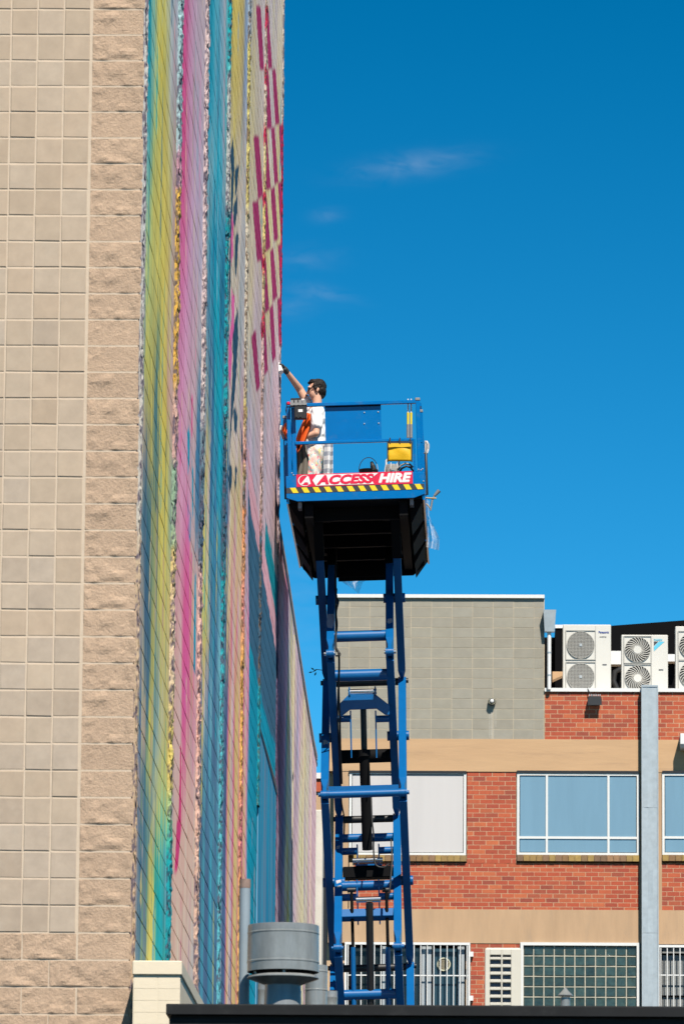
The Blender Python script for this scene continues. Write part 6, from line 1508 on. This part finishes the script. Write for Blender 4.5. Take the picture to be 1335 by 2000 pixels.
# left hand, relaxed, fingers curled; right hand is gloved
def hand(B, wrist, d, up, side, sc=1.0, curl=.7):
    d = d.normalized(); up = up.normalized(); s_ = d.cross(up).normalized() * side
    pc = wrist + d * .05 * sc; B.ell(pc, (.042 * sc, .042 * sc, .018 * sc), Matrix((d, s_, up)).transposed())
    for k, ln in enumerate((.072, .080, .076, .060)):
        b0 = wrist + d * .085 * sc + s_ * (.030 - .020 * k) * sc; a1 = curl * .6; p1 = b0 + (d * math.cos(a1) - up * math.sin(a1)) * ln * .45 * sc
        a2 = curl * 1.5; p2 = p1 + (d * math.cos(a2) - up * math.sin(a2)) * ln * .35 * sc; a3 = curl * 2.2; p3 = p2 + (d * math.cos(a3) - up * math.sin(a3)) * ln * .25 * sc
        B.cap(b0, p1, .0095 * sc, .009 * sc, 10); B.cap(p1, p2, .009 * sc, .0085 * sc, 10); B.cap(p2, p3, .0085 * sc, .007 * sc, 10)
    t0 = wrist + d * .03 * sc + s_ * .036 * sc; t1 = t0 + (d * .5 + s_ * .6 - up * .5) * .045 * sc; B.cap(t0, t1, .013 * sc, .011 * sc, 10); B.cap(t1, t1 + (d * .8 - up * .5) * .03 * sc, .011 * sc, .008 * sc, 10)
hand(B, HL, HL - EL, Vector((0, -1, .2)), 1)
dR = (HR - ER)
hand(B, HR, dR, Vector((.5, 0, .8)), -1, 1.0, .75)
body = remeshed('body', B, M_skin, .0065, 4)
# T-shirt
S = Blob()
S.cap(PV + Vector((.0, 0, -.03)), WA, .155, .15, sq=1.25); S.cap(WA, CH_, .150, .152, sq=1.3); S.cap(CH_, NK + Vector((.0, 0, -.10)), .152, .105, sq=1.5)
S.cap(NK + Vector((.012, 0, -.06)), NK + Vector((.012, 0, -.03)), .078, .066)
S.cap(NK + Vector((0, 0, -.09)), SR, .085, .078); S.cap(NK + Vector((0, 0, -.10)), SL, .085, .078)
S.cap(SR, SR.lerp(ER, .42), .076, .068); S.cap(SL, SL.lerp(EL, .62), .078, .082)
def fold(co_):
    return (fbm(co_[:, 0] * 16 + co_[:, 2] * 9, co_[:, 2] * 9 - co_[:, 1] * 14, 3, 3) - .5) * .030 - .001
remeshed('t_shirt', S, M_shirt, .009, 3, fold)
T = Blob()
T.cap(PV + Vector((0, 0, -.03)), WA + Vector((0, 0, -.06)), .155, .14, sq=1.22)
for s, dx in ((-1, -.06), (1, .07)):
    kn = PV + Vector((dx, s * .11, -.47)); an = PV + Vector((dx + .04, s * .12, -.88)); an.z = .10
    T.cap(PV + Vector((0, s * .085, -.05)), kn, .120, .098); T.cap(kn, an, .098, .088)
remeshed('trousers', T, M_trou, .010, 3, lambda c: (fbm(c[:, 0] * 12 + c[:, 2] * 8, c[:, 2] * 7 + c[:, 1] * 10, 8, 3) - .5) * .034)
# hair, sunglasses, glove
Hh = Blob()
Hh.ell(hd_(.028, 0, .040), (.100, .082, .096), RH); Hh.ell(hd_(.058, 0, -.012), (.060, .074, .072), RH); Hh.ell(hd_(-.020, 0, .100), (.072, .064, .040), RH); Hh.ell(hd_(-.066, .0, .102), (.026, .046, .022), RH)
Hh.ell(hd_(.005, -.07, .03), (.035, .016, .05), RH); Hh.ell(hd_(.005, .07, .03), (.035, .016, .05), RH); Hh.cap(hd_(.068, 0, -.04), hd_(.058, 0, -.085), .045, .032)
remeshed('hair', Hh, M_hair, .007, 1, lambda c: (fbm(c[:, 0] * 45, c[:, 2] * 45 + c[:, 1] * 40, 2, 3) - .48) * .022)
sg = Blob(); sg.ell(hd_(-.090, -.036, .014), (.014, .032, .023), RH); sg.ell(hd_(-.090, .036, .014), (.014, .032, .023), RH); sg.cap(hd_(-.088, -.064, .020), hd_(.0, -.080, .018), .005, .005, 8); sg.cap(hd_(-.088, .064, .020), hd_(.0, .080, .018), .005, .005, 8); sg.cap(hd_(-.1, -.01, .02), hd_(-.1, .01, .02), .005, .005, 8)
remeshed('sunglasses', sg, mat('dark_lens', (.01, .01, .012), .15, var=0), .004, 1)
Gl = Blob(); Gl.cap(HR - dR.normalized() * .035, HR + dR.normalized() * .01, .037, .036); 
hand(Gl, HR, dR, Vector((.5, 0, .8)), -1, 1.16, .75)
remeshed('glove', Gl, mat('dark_glove', (.035, .035, .032), .7, var=.2, vscale=20, dirt=.5, dirtc=(.45, .36, .38), dscale=16), .0055, 2)
# spray can in the gloved hand
c0 = Vector(P(541, 708, 67.2)); c1 = Vector(P(548.5, 727, 67.1)); ax = (c1 - c0).normalized()
can = tag(empty('spray_can', c1), 'white spray can with an orange nozzle held against the wall', 'spray can')
Lc_ = (c1 - c0).length
MB().tube([c1 - c1, c0 - c1 + ax * .035], .033, 18).build('can_body', M_white, can)
MB().tube([c0 - c1 + ax * .036, c0 - c1 + ax * .012], [.030, .018], 18).build('can_shoulder', M_steelf, can)
MB().tube([c0 - c1 + ax * .012, c0 - c1 - ax * .008], [.014, .012], 12).build('nozzle', M_orange, can)
